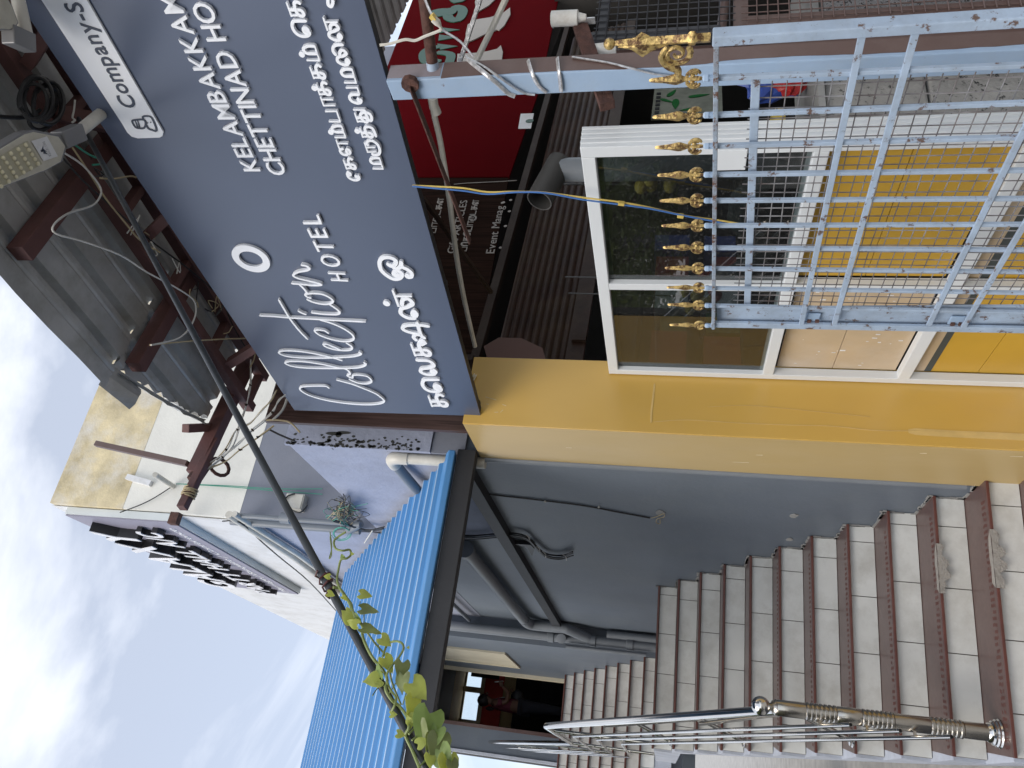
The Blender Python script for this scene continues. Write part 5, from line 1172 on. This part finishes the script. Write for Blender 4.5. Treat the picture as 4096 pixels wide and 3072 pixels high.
W = [('wire_white', 4.12, ((255, 610), (330, 660), (390, 730), (405, 770), (385, 810), (350, 830), (270, 855), (215, 900), (225, 935), (330, 965), (480, 1020), (590, 1090), (720, 1160), (780, 1210), (775, 1280), (720, 1350), (605, 1380))), ('black_rubber', 4.15, ((250, 630), (330, 720), (440, 820), (600, 960), (760, 1080), (880, 1190), (930, 1300), (1000, 1420))),
     ('wire_tan', 4.14, ((290, 590), (350, 680), (420, 790), (500, 890), (560, 960), (640, 1010))), ('wire_tan', 4.14, ((400, 712), (450, 716), (520, 705), (545, 710))), ('wire_tan', 4.14, ((600, 1380), (700, 1370), (830, 1360), (950, 1355), (1005, 1360), (1020, 1420), (1000, 1470))), ('wire_green', 4.13, ((300, 580), (360, 620), (410, 640), (405, 655), (370, 660))), ('wire_white', 4.13, ((300, 400), (296, 440), (290, 470), (300, 480), (288, 490)))]
for M, z, p in W: MB().tube(smooth_path(pz(p, z), 4), .004, 6).build('wire', M, rw, smooth=True)
for i in range(12):
    x, y = random.uniform(330, 980), 0; y = 640 + (x - 330) * 1.12 + random.uniform(-40, 40)
    MB().tube(smooth_path(pz([(x + random.uniform(-30, 30), y + random.uniform(-45, 45)) for _ in range(4)], 4.15), 3), .0028, 5).build('wire', random.choice(['wire_tan', 'black_rubber', 'wire_white']), rw, smooth=True)
sw = thing('string_of_wires', hy(850, 1830, 3.6), 'bunch of knotted wires strung from the rafter tail to the wood cladding', 'wiring')
for p in (((800, 1895), (880, 1840), (930, 1780), (960, 1690), (985, 1620), (1000, 1540), (1000, 1440)), ((805, 1890), (890, 1830), (960, 1770), (1010, 1720), (1060, 1680)), ((810, 1880), (900, 1845), (960, 1800), (1030, 1750), (1095, 1705)), ((800, 1880), (850, 1850), (905, 1800), (950, 1720), (1000, 1690), (1050, 1640), (1085, 1600), (1105, 1560)), ((1045, 1690), (1090, 1650), (1115, 1600), (1145, 1580))):
    for r in range(2):
        MB().tube(smooth_path([hy(x + random.uniform(-5, 5), y + random.uniform(-5, 5), 3.55 + random.uniform(-.02, .02)) for x, y in p], 4), .0035, 5).build('wire', random.choice(['wire_tan', 'wire_white']), sw, smooth=True)
    for x, y in [q_ for q_ in p[1:-1] if rnd.random() < .6]: MB().tube([hy(x - rnd.uniform(3, 10), y - 5, 3.53), hy(x, y, 3.525), hy(x + rnd.uniform(3, 12), y + rnd.uniform(-8, 8), 3.53)], [.002, rnd.uniform(.005, .009), .002], 6).build('knot', 'beam_brown', sw)
MB().tube([AP(.103 + .036 * math.cos(t), .60 + .0016 * t + .004 * math.sin(t * 1.3), 4.268 + .036 * math.sin(t)) for t in [k * .55 for k in range(58)]], .0042, 6).build('rope_binding', 'wire_tan', sw, smooth=True)
MB().tube(smooth_path([hy(x, y, 3.74) for x, y in ((1065, 1680), (1110, 1680), (1160, 1690), (1200, 1730))], 4), .005, 6).build('wire', 'wire_tan', sw, smooth=True)
MB().tube(smooth_path([hy(x, y, 3.74) for x, y in ((1150, 1590), (1130, 1640), (1090, 1680))], 4), .007, 6).build('wire', 'wire_white', sw, smooth=True)
MB().tube(smooth_path([hy(x, y, 3.74) for x, y in ((1080, 1720), (1120, 1740), (1180, 1765))], 4), .006, 6).build('wire', 'black_rubber', sw, smooth=True)

# ================================================================ party hall sign on the tall building
ph_ = thing('party_hall_sign', (1.62, 7.3, 6.1), 'party hall signboard with bold white letters on deep black sides, high on the tall building', 'sign')
mat('sign_mauve', (.27, .26, .33), rough=.5, var=.05, bump=.02); mat('letter_black', (.012, .012, .013), rough=.3, bump=0); mat('letter_face', (.8, .8, .82), rough=.4, bump=0)
SX = 1.58; c4 = [hx(x, y, SX) for x, y in ((262, 2062), (691, 2092), (1193, 2378), (885, 2342))]
MB().prism(c4, (.012, 0, 0)).build('panel', 'sign_mauve', ph_)
mat('sign_edge', (.62, .66, .66), rough=.5, var=.06, bump=.02)
cc_ = sum(c4, V((0, 0, 0))) / 4; g = MB()
for i in range(4): p, q = c4[i] + V((.045, 0, 0)), c4[(i + 1) % 4] + V((.045, 0, 0)); g.bar(p, q, .064, .03, up=(0, 1, 0) if abs((q - p).y) < abs((q - p).z) else (0, 0, 1))
g.build('box_edge', 'sign_edge', ph_)
MB().obox(hx(700, 2075, SX), (.05, 0, 0), (0, .03, 0), (0, 0, .04)).build('rusty_corner', 'rust', ph_)
def P2(f, g_): # f along reading direction (far -> near), g up
    a = c4[2].lerp(c4[1], f); b = c4[3].lerp(c4[0], f); return a.lerp(b, g_)
def boldrow(text, f0, f1, g0, g1, th):
    p, q, t = P2(f0, g0), P2(f1, g0), P2(f0, g1)
    nrm = V((-1, 0, 0)); xs = lay_text(ph_, text, p, q, t, nrm, th, 'letter_black', bold=.022)
    off = nrm * th
    for f in lay_text(ph_, text, p + off, q + off, t + off, nrm, .006, 'letter_face', name='letter_face', bold=.022): pass
boldrow('GALAXY', .15, .93, .50, .88, .085); boldrow('PARTY HALL', .04, .72, .22, .44, .05); boldrow('A/C', .76, .93, .23, .45, .05)
lay_text(ph_, 'Marriage | Banquite | Conference', P2(.03, .08), P2(.93, .09), P2(.03, .16), (-1, 0, 0), .004, 'letter_face', joined=False, name='letter', slant=.2)

# conduits, junction box, tangle on the tall building
ck = thing('corner_conduits', (1.63, 5.9, 4), 'grey conduits clipped down the corner of the tall building', 'pipe')
for dx, r, M in ((2062, .02, 'pipe_grey'), (2088, .03, 'pipe_grey')):
    MB().tube([hx(925, dx - 2, 1.63), hx(1250, dx + 22, 1.63), hx(1440, dx + 36, 1.63)], r, 12).build('conduit', M, ck, smooth=True)
MB().tube([hx(1395, 2120, 1.62), hx(1440, 2095, 1.64)], .035, 12).build('open_elbow', 'pipe_grey', ck, smooth=True)
MB().lathe(hx(1145, 2072, 1.6), (0, 0, 1), [(-.05, .03), (-.04, .045), (.04, .045), (.05, .03)], 14).build('tee', 'pipe_grey', ck, smooth=True)
ck2 = thing('side_conduits', (1.62, 7, 5.4), 'two cream conduits run along the street side of the tall building below its sign', 'pipe')
for dy, r in ((0, .032), (-14, .026)): MB().tube([hx(915 - dy * 1.6, 2058 + dy * .2, 1.62), hx(1180 - dy, 2232 + dy, 1.62), hx(1400 - dy * 1.2, 2400 + dy, 1.62)], r, 12).build('conduit', 'pipe_white', ck2, smooth=True)
MB().tube(smooth_path([hx(x, y, 1.6) for x, y in ((890, 2085), (960, 2090), (1050, 2170), (1120, 2230), (1240, 2330), (1350, 2450))], 4), .006, 6).build('cable', 'black_rubber', ck2, smooth=True)
jb = thing('junction_box', hy(1185, 2010, 5.8), 'white junction box on the slate wall near the tall building corner', 'box')
c = hy(1183, 2012, 5.82); MB().obox(c, (.07, 0, 0), (0, .04, 0), (0, 0, .085)).build('case', 'pipe_white', jb, bev=.008)
MB().obox(c + V((0, -.043, 0)), (.06, 0, 0), (0, .003, 0), (0, 0, .075)).build('lid', 'pipe_white', jb, bev=.004)
MB().tube(smooth_path([hy(x, y, 5.76) for x, y in ((1180, 1975), (1150, 1985), (1140, 2010), (1160, 2035), (1200, 2050), (1230, 2020))], 4), .007, 6).build('lead', 'black_rubber', jb, smooth=True)
tg = thing('cable_tangle', hx(1380, 2060, 1.6), 'bird nest of green, black and tan cables where the conduits meet the blue roof', 'cable')
for i in range(46):
    cx, cy = random.gauss(1378, 20), random.gauss(2050, 17); n = random.randint(3, 6)
    pts = [hx(cx + random.gauss(0, 24), cy + random.gauss(0, 20), 1.62 + random.uniform(-.05, .05)) for _ in range(n)]
    MB().tube(smooth_path(pts, 5), .0024, 5).build('cable_strand', random.choice(['wire_green', 'wire_green', 'black_rubber', 'wire_tan', 'black_rubber']), tg, smooth=True)
for i in range(7):
    MB().tube(smooth_path([hx(x + random.uniform(-8, 8), y + random.uniform(-5, 5), 1.61) for x, y in ((1340, 2085), (1420, 2110), (1480, 2122), (1530, 2112))], 4), .005, 6).build('cable_strand', 'black_rubber', tg, smooth=True)
for i in range(7):
    MB().tube([hx(1365 + (28 + i * 2) * math.cos(t), 2135 + (22 + i) * math.sin(t), 1.6) for t in [k * .4 + i for k in range(9)]], .003, 5).build('cable_strand', 'wire_green', tg, smooth=True)
MB().tube([hx(1490, 2122, 1.58), hx(1458, 2172, 1.58)], .006, 6).build('zip_tie', 'pipe_white', tg)
dw = thing('drop_wires', hy(1000, 1970, 5.8), 'pair of thin green wires running down the tall wall from a bracket stub', 'wire')
for o in (0, 10): MB().tube(smooth_path([hy(x, y + o * (x - 700) / 500, 5.82) for x, y in ((705, 1935), (900, 1942), (1100, 1955), (1290, 1955 + o))], 3), .004, 5).build('wire', 'wire_green', dw, smooth=True)
MB().tube([hy(692, 1945, 5.84), hy(620, 1898, 5.4)], .022, 10).build('pipe_stub', 'pipe_white', dw, smooth=True)
MB().bar(hy(605, 1935, 5.83), hy(510, 1908, 5.83), .04, .05).build('bracket', 'white_paint', dw)
MB().tube(smooth_path([hy(x, y, 5.82) for x, y in ((690, 1945), (620, 1990), (560, 2020), (480, 2050))], 3), .005, 5).build('wire', 'black_rubber', dw, smooth=True)
# ================================================================ slanting pole and its vine
U0, U1 = hz(352, 545, 4.06), dist(1700, 3065, 1.78)
gpn = thing('slanting_pole', U1, 'long dark metal pole slanting down from the tin roof, vine on its lower end', 'pole')
UE = U1 + (U1 - U0) * .9
k_ = (U1.z - 0.05) / (U0.z - U1.z); UE = U1 + (U1 - U0) * k_
MB().tube([U0 + (U0 - U1) * .06, U0.lerp(U1, .5), U1, UE], .0098, 14).build('tube', mat('pole_dark', (.045, .05, .055), rough=.38, metal=.5, var=.25, scale=10, dirt=(.06, .045, .04), damt=.4, bump=.08), gpn, smooth=True)
gpv = U0 - U1; gl = gpv.length; gd = gpv.normalized()
def polept(px, py):  # point of the pole nearest this sight line
    d = ray(px, py).normalized(); w0 = EYE - U1; b = d.dot(gd); dd = d.dot(w0); e = gd.dot(w0); den = 1 - b * b
    s = (e - b * dd) / den; return U1 + gd * s
pc = polept(1370, 2335)
MB().tube([pc + gd * (i * .0035 - .01) + (gd.orthogonal() * math.cos(i * 1.1) + gd.cross(gd.orthogonal()) * math.sin(i * 1.1)) * .0125 for i in range(20)], .0025, 6).build('wire_binding', mat('binding_red', (.08, .02, .02), rough=.6), gpn, smooth=True)

vn = thing('climbing_vine', U1, 'young vine with pale heart shaped leaves twining up the slanting pole', 'vine')
leaf_mat('leaf_green', (.27, .36, .12), (.5, .62, .16)); leaf_mat('leaf_lime', (.5, .55, .16), (.74, .76, .2)); leaf_mat('leaf_olive', (.27, .31, .14), (.45, .5, .18))
mat('stem_green', (.22, .27, .09), rough=.5, var=.15, bump=.1)
def vp_(px, py, off=0.):
    q = polept(px, py); D = (q - EYE).length + off; return dist(px, py, D)
ZV = lambda x, y: (1024 + x * .6172, 2048 + y * .6172)
def stem(pts, r, off=0., par=vn, k=5):
    P = smooth_path([vp_(*ZV(x, y), off + .012 * math.sin(i * 1.7)) for i, (x, y) in enumerate(pts)], k); MB().tube(P, r * .66, 7).build('stem', 'stem_green', par, smooth=True)
stem([(480, 130), (490, 230), (475, 300), (490, 270), (480, 160)], .0022)
stem([(580, 130), (510, 180), (515, 235), (560, 250), (605, 245), (615, 275), (590, 300), (550, 310), (535, 370), (525, 440), (545, 500), (580, 545), (620, 600), (625, 660), (655, 700)], .0042, -.02)
stem([(500, 490), (545, 500), (600, 580), (640, 670), (690, 740), (690, 800), (720, 880), (760, 950), (820, 1020), (850, 1090), (840, 1150), (880, 1220), (930, 1260), (980, 1330), (990, 1400), (970, 1450), (1010, 1540), (1060, 1660)], .0052, -.018)
stem([(820, 940), (850, 860), (900, 838), (945, 850), (955, 890), (920, 950), (870, 1010), (845, 1070), (870, 1150), (905, 1200), (900, 1250), (880, 1290)], .004, -.03)
stem([(640, 680), (720, 780), (770, 850), (850, 950), (880, 1100), (940, 1250)], .0035, .02)
stem([(990, 1440), (1040, 1380), (1060, 1300)], .0035, -.03); stem([(1010, 1480), (1070, 1430)], .003, -.03); stem([(1060, 1650), (1150, 1560), (1200, 1580)], .003, -.02)
stem([(830, 1130), (790, 1140), (755, 1190)], .002, -.01); stem([(905, 1110), (860, 1180)], .002, -.02); stem([(980, 1150), (950, 1250)], .002, -.02); stem([(675, 580), (670, 610)], .002); stem([(795, 860), (800, 920)], .002); stem([(700, 660), (700, 720)], .002)
def leaf(cx, cy, L, ang, M, tilt=0., fold=.35, off=-.03, w=.82):
    """heart leaf: centre in the photograph, length in metres, ang = direction of its tip in the picture (deg, 0 = right, 90 = down)"""
    c = vp_(*ZV(cx, cy), off); vw = (EYE - c).normalized()
    # picture axes in the world: picture right = -UPV, picture down = -RGT
    t = (-UPV * math.cos(R(ang)) - RGT * math.sin(R(ang))); t = (t - vw * t.dot(vw)).normalized(); s = vw.cross(t)
    nrm = (vw * math.cos(R(tilt)) + s * math.sin(R(tilt))); s2 = t.cross(nrm).normalized() * -1
    prof = [(-.30, .12), (-.42, .28), (-.36, .42), (-.2, .5), (0, .47), (.18, .36), (.33, .22), (.45, .09), (.56, 0)]
    vs = []; fs = []
    mid = [(-.22, 0)] * 1 + [(-.22 + .78 * i / 8, 0) for i in range(1, 9)]
    n = len(prof)
    for i in range(n):
        a, b = mid[i]; vs.append(c + t * a * L + nrm * (-.05 * L * (a ** 2) * 4))
    for sg in (1, -1):
        for i, (a, b) in enumerate(prof):
            for f in (.5, 1):
                aa = mid[i][0] * (1 - f) + a * f; bb = b * f * w
                up_ = fold * (bb ** 1.3) * .8 - .35 * bb * bb * f + .03 * math.sin(i * 1.9 + sg) * f
                vs.append(c + t * aa * L + s2 * (sg * bb * L) + nrm * ((up_ - .2 * aa * aa) * L))
    for si in range(2):
        o0 = n + si * 2 * n
        for i in range(n - 1):
            A = (i, i + 1, o0 + 2 * (i + 1), o0 + 2 * i); B = (o0 + 2 * i, o0 + 2 * (i + 1), o0 + 2 * (i + 1) + 1, o0 + 2 * i + 1)
            fs += [A, B] if si == 0 else [A[::-1], B[::-1]]
    m_ = len(vs); vs += [v - nrm * .0006 for v in vs]; fs += [tuple(i + m_ for i in reversed(f)) for f in fs]
    MB().add(vs, fs).build('leaf', M, vn, smooth=True)
G, LI, OL = 'leaf_green', 'leaf_lime', 'leaf_olive'
for a in [(a_[0], a_[1], a_[2] * .66) + a_[3:] for a_ in ((700, 535, .055, 10, LI, 40), (465, 418, .028, 180, LI, 20), (480, 530, .034, 20, LI, 30), (570, 555, .03, 40, LI, 50), (718, 632, .078, 8, OL, 55), (598, 680, .06, 225, LI, -10), (635, 722, .05, 200, LI, 30), (655, 690, .04, 250, G, 50),
          (730, 760, .088, 15, OL, 62), (595, 632, .02, 240, LI, 0), (832, 832, .056, 40, LI, 20), (850, 975, .072, 60, LI, 40), (768, 1085, .07, 170, LI, -20), (795, 1040, .06, 260, G, 62), (945, 1010, .07, 100, OL, 25), (950, 1095, .075, 95, OL, -40), (1042, 1140, .09, 50, LI, 12),
          (1012, 1250, .09, 100, LI, 48), (885, 1312, .028, 0, LI, 10), (932, 1440, .034, 15, LI, 10), (1105, 1365, .125, 110, G, 8), (1080, 1420, .09, 70, OL, -55), (1160, 1450, .085, 110, G, -35), (1070, 1495, .045, 330, LI, 10), (1180, 1510, .1, 100, OL, 20),
          (1205, 1590, .1, 70, G, -30), (1130, 1600, .05, 90, LI, 20), (1245, 1640, .09, 90, LI, 30), (990, 1350, .03, 250, LI, 20), (1015, 1320, .035, 330, LI, 30), (1275, 1650, .06, 80, OL, 40), (1120, 1480, .06, 100, OL, 60), (1000, 1375, .03, 90, LI, 20), (560, 290, .022, 250, G, 20), (625, 272, .014, 0, LI, 0), (987, 878, .012, 60, LI, 0), (790, 1115, .025, 100, LI, 0))]:
    leaf(*a)

# ================================================================ person reading a phone at the head of the stairs
PYc = 13.1
hd_ = hy(1935, 2815, PYc); px0 = hd_.x + .02; pz0 = 3.236; HT = hd_.z + .07 - pz0; sc_ = HT / 1.64
pe = thing('person', (px0, PYc, pz0), 'person in maroon shirt and dark trousers in the doorway, looking at a raised phone', 'person')
def J(x, y, z): return V((px0 + x * sc_, PYc + y * sc_, pz0 + z * sc_))
mat('skin_brown', (.16, .085, .055), rough=.55, var=.05, bump=0); mat('shirt_maroon', (.13, .022, .04), rough=.85, var=.08, bump=.2); mat('trouser_dark', (.014, .016, .024), rough=.9, var=.1, bump=.2); mat('hair_black', (.008, .007, .007), rough=.5, bump=.3)
def skin_obj(name, verts, edges, M, parent, sub=2, root=0):
    me = bpy.data.meshes.new(name); me.from_pydata([V(v[0]) - ORG[pe] for v in verts], edges, []); o = bpy.data.objects.new(name, me); COL.objects.link(o); o.parent = parent; ORG[o] = ORG[pe]
    s = o.modifiers.new('body', 'SKIN'); s.use_smooth_shade = True
    for i, v in enumerate(verts):
        d = me.skin_vertices[0].data[i]; r = v[1]; d.radius = (r, r) if not isinstance(r, tuple) else r; d.use_root = (i == root)
    u = o.modifiers.new('smooth', 'SUBSURF'); u.levels = sub; u.render_levels = sub
    me.materials.append(MATS[M]); return o
# facing +X (towards the shop side), turned slightly away
q = sc_
bv = [(J(0, 0, .92), .125 * q), (J(0, 0, 1.08), .115 * q), (J(.0, 0, 1.24), .125 * q), (J(.0, 0, 1.34), .1 * q), (J(.015, 0, 1.41), .05 * q), (J(.035, 0, 1.47), .052 * q), (J(.06, 0, 1.545), .088 * q), (J(.065, 0, 1.60), .07 * q),
      (J(0, -.16, 1.33), .06 * q), (J(.04, -.21, 1.12), .045 * q), (J(.20, -.17, 1.13), .038 * q), (J(.29, -.12, 1.25), .028 * q),
      (J(0, .16, 1.33), .06 * q), (J(.03, .2, 1.1), .045 * q), (J(.19, .1, 1.06), .036 * q), (J(.27, .0, 1.12), .028 * q),
      (J(0, -.09, .86), .105 * q), (J(.02, -.09, .48), .075 * q), (J(-.01, -.09, .08), .05 * q), (J(.12, -.09, .04), .04 * q),
      (J(0, .09, .86), .105 * q), (J(.02, .1, .48), .075 * q), (J(-.01, .11, .08), .05 * q), (J(.12, .12, .04), .04 * q)]
be = [(0, 1), (1, 2), (2, 3), (3, 4), (4, 5), (5, 6), (6, 7), (3, 8), (8, 9), (9, 10), (10, 11), (3, 12), (12, 13), (13, 14), (14, 15), (0, 16), (16, 17), (17, 18), (18, 19), (0, 20), (20, 21), (21, 22), (22, 23)]
body = skin_obj('body', bv, be, 'skin_brown', pe)
sv = [(J(0, 0, .9), .14 * q), (J(0, 0, 1.08), .128 * q), (J(0, 0, 1.24), .138 * q), (J(0, 0, 1.345), .108 * q), (J(0, -.165, 1.33), .075 * q), (J(.028, -.205, 1.18), .06 * q), (J(0, .165, 1.33), .075 * q), (J(.02, .195, 1.16), .06 * q)]
skin_obj('shirt', sv, [(0, 1), (1, 2), (2, 3), (3, 4), (4, 5), (3, 6), (6, 7)], 'shirt_maroon', pe)
tv = [(J(0, 0, .93), .135 * q), (J(0, -.095, .84), .118 * q), (J(.02, -.095, .48), .088 * q), (J(-.01, -.095, .07), .065 * q), (J(0, .095, .84), .118 * q), (J(.02, .105, .48), .088 * q), (J(-.01, .115, .07), .065 * q)]
skin_obj('trousers', tv, [(0, 1), (1, 2), (2, 3), (0, 4), (4, 5), (5, 6)], 'trouser_dark', pe)
hm = lump(J(.035, 0, 1.575), .105 * q, (1.0, .95, 1.05), 4, 14, 10, .03); g = lump(J(-.085, .02, 1.45), .045 * q, (.8, .8, 1.6), 6, 10, 8, .08); hm.add(g.v, g.f); hm.build('hair', 'hair_black', pe, smooth=True)
fc = MB().sphere(J(.155, 0, 1.53), .016 * q, 8, 6, (1.2, .8, 1.2))
fc.build('nose', 'skin_brown', pe, smooth=True)
for s in (-1, 1): MB().sphere(J(.138, s * .033, 1.56), .011 * q, 8, 6).build('eye', 'hair_black', pe, smooth=True)
MB().bar(J(.142, -.02, 1.495), J(.142, .02, 1.495), .008 * q, .008 * q).build('mouth', 'shirt_maroon', pe)
# hand with fingers round the phone
hb = J(.31, -.11, 1.275); hg = MB(); hg.sphere(hb, .036 * q, 10, 8, (1, .6, 1.1))
for i in range(4): hg.tube(smooth_path([hb + V((.01, -.02, -.02 + .016 * i)) * q, hb + V((.045, -.03, -.015 + .018 * i)) * q, hb + V((.06, .0, -.01 + .018 * i)) * q, hb + V((.055, .03, -.01 + .017 * i)) * q], 3), .0085 * q, 6)
hg.tube([hb + V((0, .01, .02)) * q, hb + V((.02, .025, .045)) * q, hb + V((.04, .02, .06)) * q], .01 * q, 6); hg.build('hand', 'skin_brown', pe, smooth=True)
ph2 = thing('phone', hb, 'slim phone held up by the person in the doorway, its lit edge catching the light', 'phone')
MB().obox(hb + V((.045, .005, .05)) * q, V((.004, 0, .001)), V((0, .036, 0)) * q, V((-.016, 0, .075)) * q).build('phone_body', 'white_paint', ph2, bev=.002)
MB().tube(smooth_path([J(.06, -.09, 1.38), J(.1, -.06, 1.28), J(.12, -.05, 1.2)], 3), .006, 6).build('lanyard', 'white_paint', pe, smooth=True)
lump(J(.16, .05, 1.0), .12 * q, (1, .8, .9), 12, 12, 8, .1).build('dark_bag', 'black_paint', smooth=True, label='dark cloth bag held against the person in the doorway', cat='bag')

# ================================================================ street trees over the way (seen in the shop glass and the sign)
leaf_mat('tree_leaf', (.11, .15, .045), (.22, .28, .06))
def tree(x, y, h, r, n, seed, label, cat='tree', group='street trees across the road'):
    rnd = random.Random(seed); t = thing('street_tree', (x, y, 0), label, cat, group)
    g = MB(); B = V((x, y, 0)); fork = h * .22
    g.tube(smooth_path([B, B + V((.1, .05, fork * .5)), B + V((.05, -.05, fork))], 3), [.2, .19, .18, .17, .16, .15, .14], 10)
    tips = []
    for i in range(9):
        a = i * 2.4 + rnd.random(); el = rnd.uniform(.35, 1.1); L_ = rnd.uniform(.6, 1.) * r * 1.1
        e = B + V((.05, -.05, fork)) + V((math.cos(a) * math.cos(el), math.sin(a) * math.cos(el), math.sin(el) * 1.5 - .25)) * L_; m0 = B + V((.05, -.05, fork))
        g.tube(smooth_path([m0, m0.lerp(e, .5) + V((rnd.uniform(-.2, .2), rnd.uniform(-.2, .2), .2)), e], 3), [.09, .08, .07, .06, .045, .03, .02], 7); tips.append(e)
    g.build('trunk', 'bark', t, smooth=True)
    c = MB(); vs = []; fs = []
    for i in range(n):
        e = rnd.choice(tips); p = e + V((rnd.gauss(0, .5), rnd.gauss(0, .5), rnd.gauss(0, .42))) * (r * .24)
        u = V((rnd.gauss(0, 1), rnd.gauss(0, 1), rnd.gauss(0, .6))).normalized(); v = u.orthogonal().normalized(); s = rnd.uniform(.09, .17)
        k = len(vs); vs += [p - u * s, p + v * s * .4, p + u * s, p - v * s * .4]; fs.append((k, k + 1, k + 2, k + 3))
    c.add(vs, fs); c.build('crown', 'tree_leaf', t)
tree(-6.5, 6.5, 6.2, 2.6, 3000, 11, 'bushy green street tree across the road, nearest the camera')
tree(-7.5, 11.5, 7.4, 3.0, 3600, 12, 'tall green street tree across the road beside the far end of the stairs')
tree(-5.2, 2.0, 4.6, 1.9, 3600, 13, 'small green street tree across the road behind the camera')
tree(-9.5, 16.5, 7.5, 3.2, 5600, 14, 'green street tree across the road farthest up the street')
opp = thing('unseen_opposite_building', (-14, 6, 0), 'unseen dark shop row across the road behind the street trees', 'building')
MB().box((-18, -14, 0), (-12.5, 22, 8.6)).build('wall', mat('unseen_dark_render', (.07, .068, .062), rough=.9, var=.3), opp); MB().box((-12.5, -14, 2.7), (-11.3, 14, 2.85)).build('unseen_awning', 'red_oxide', opp)  # unseen block, raised and darkened for dark reflections in sign and glass
for i in range(6): MB().box((-12.52, -12 + i * 4.2, .1), (-12.45, -9 + i * 4.2, 2.5)).build('shutter', 'shutter_brown', opp)  # shutters on the unseen opposite block
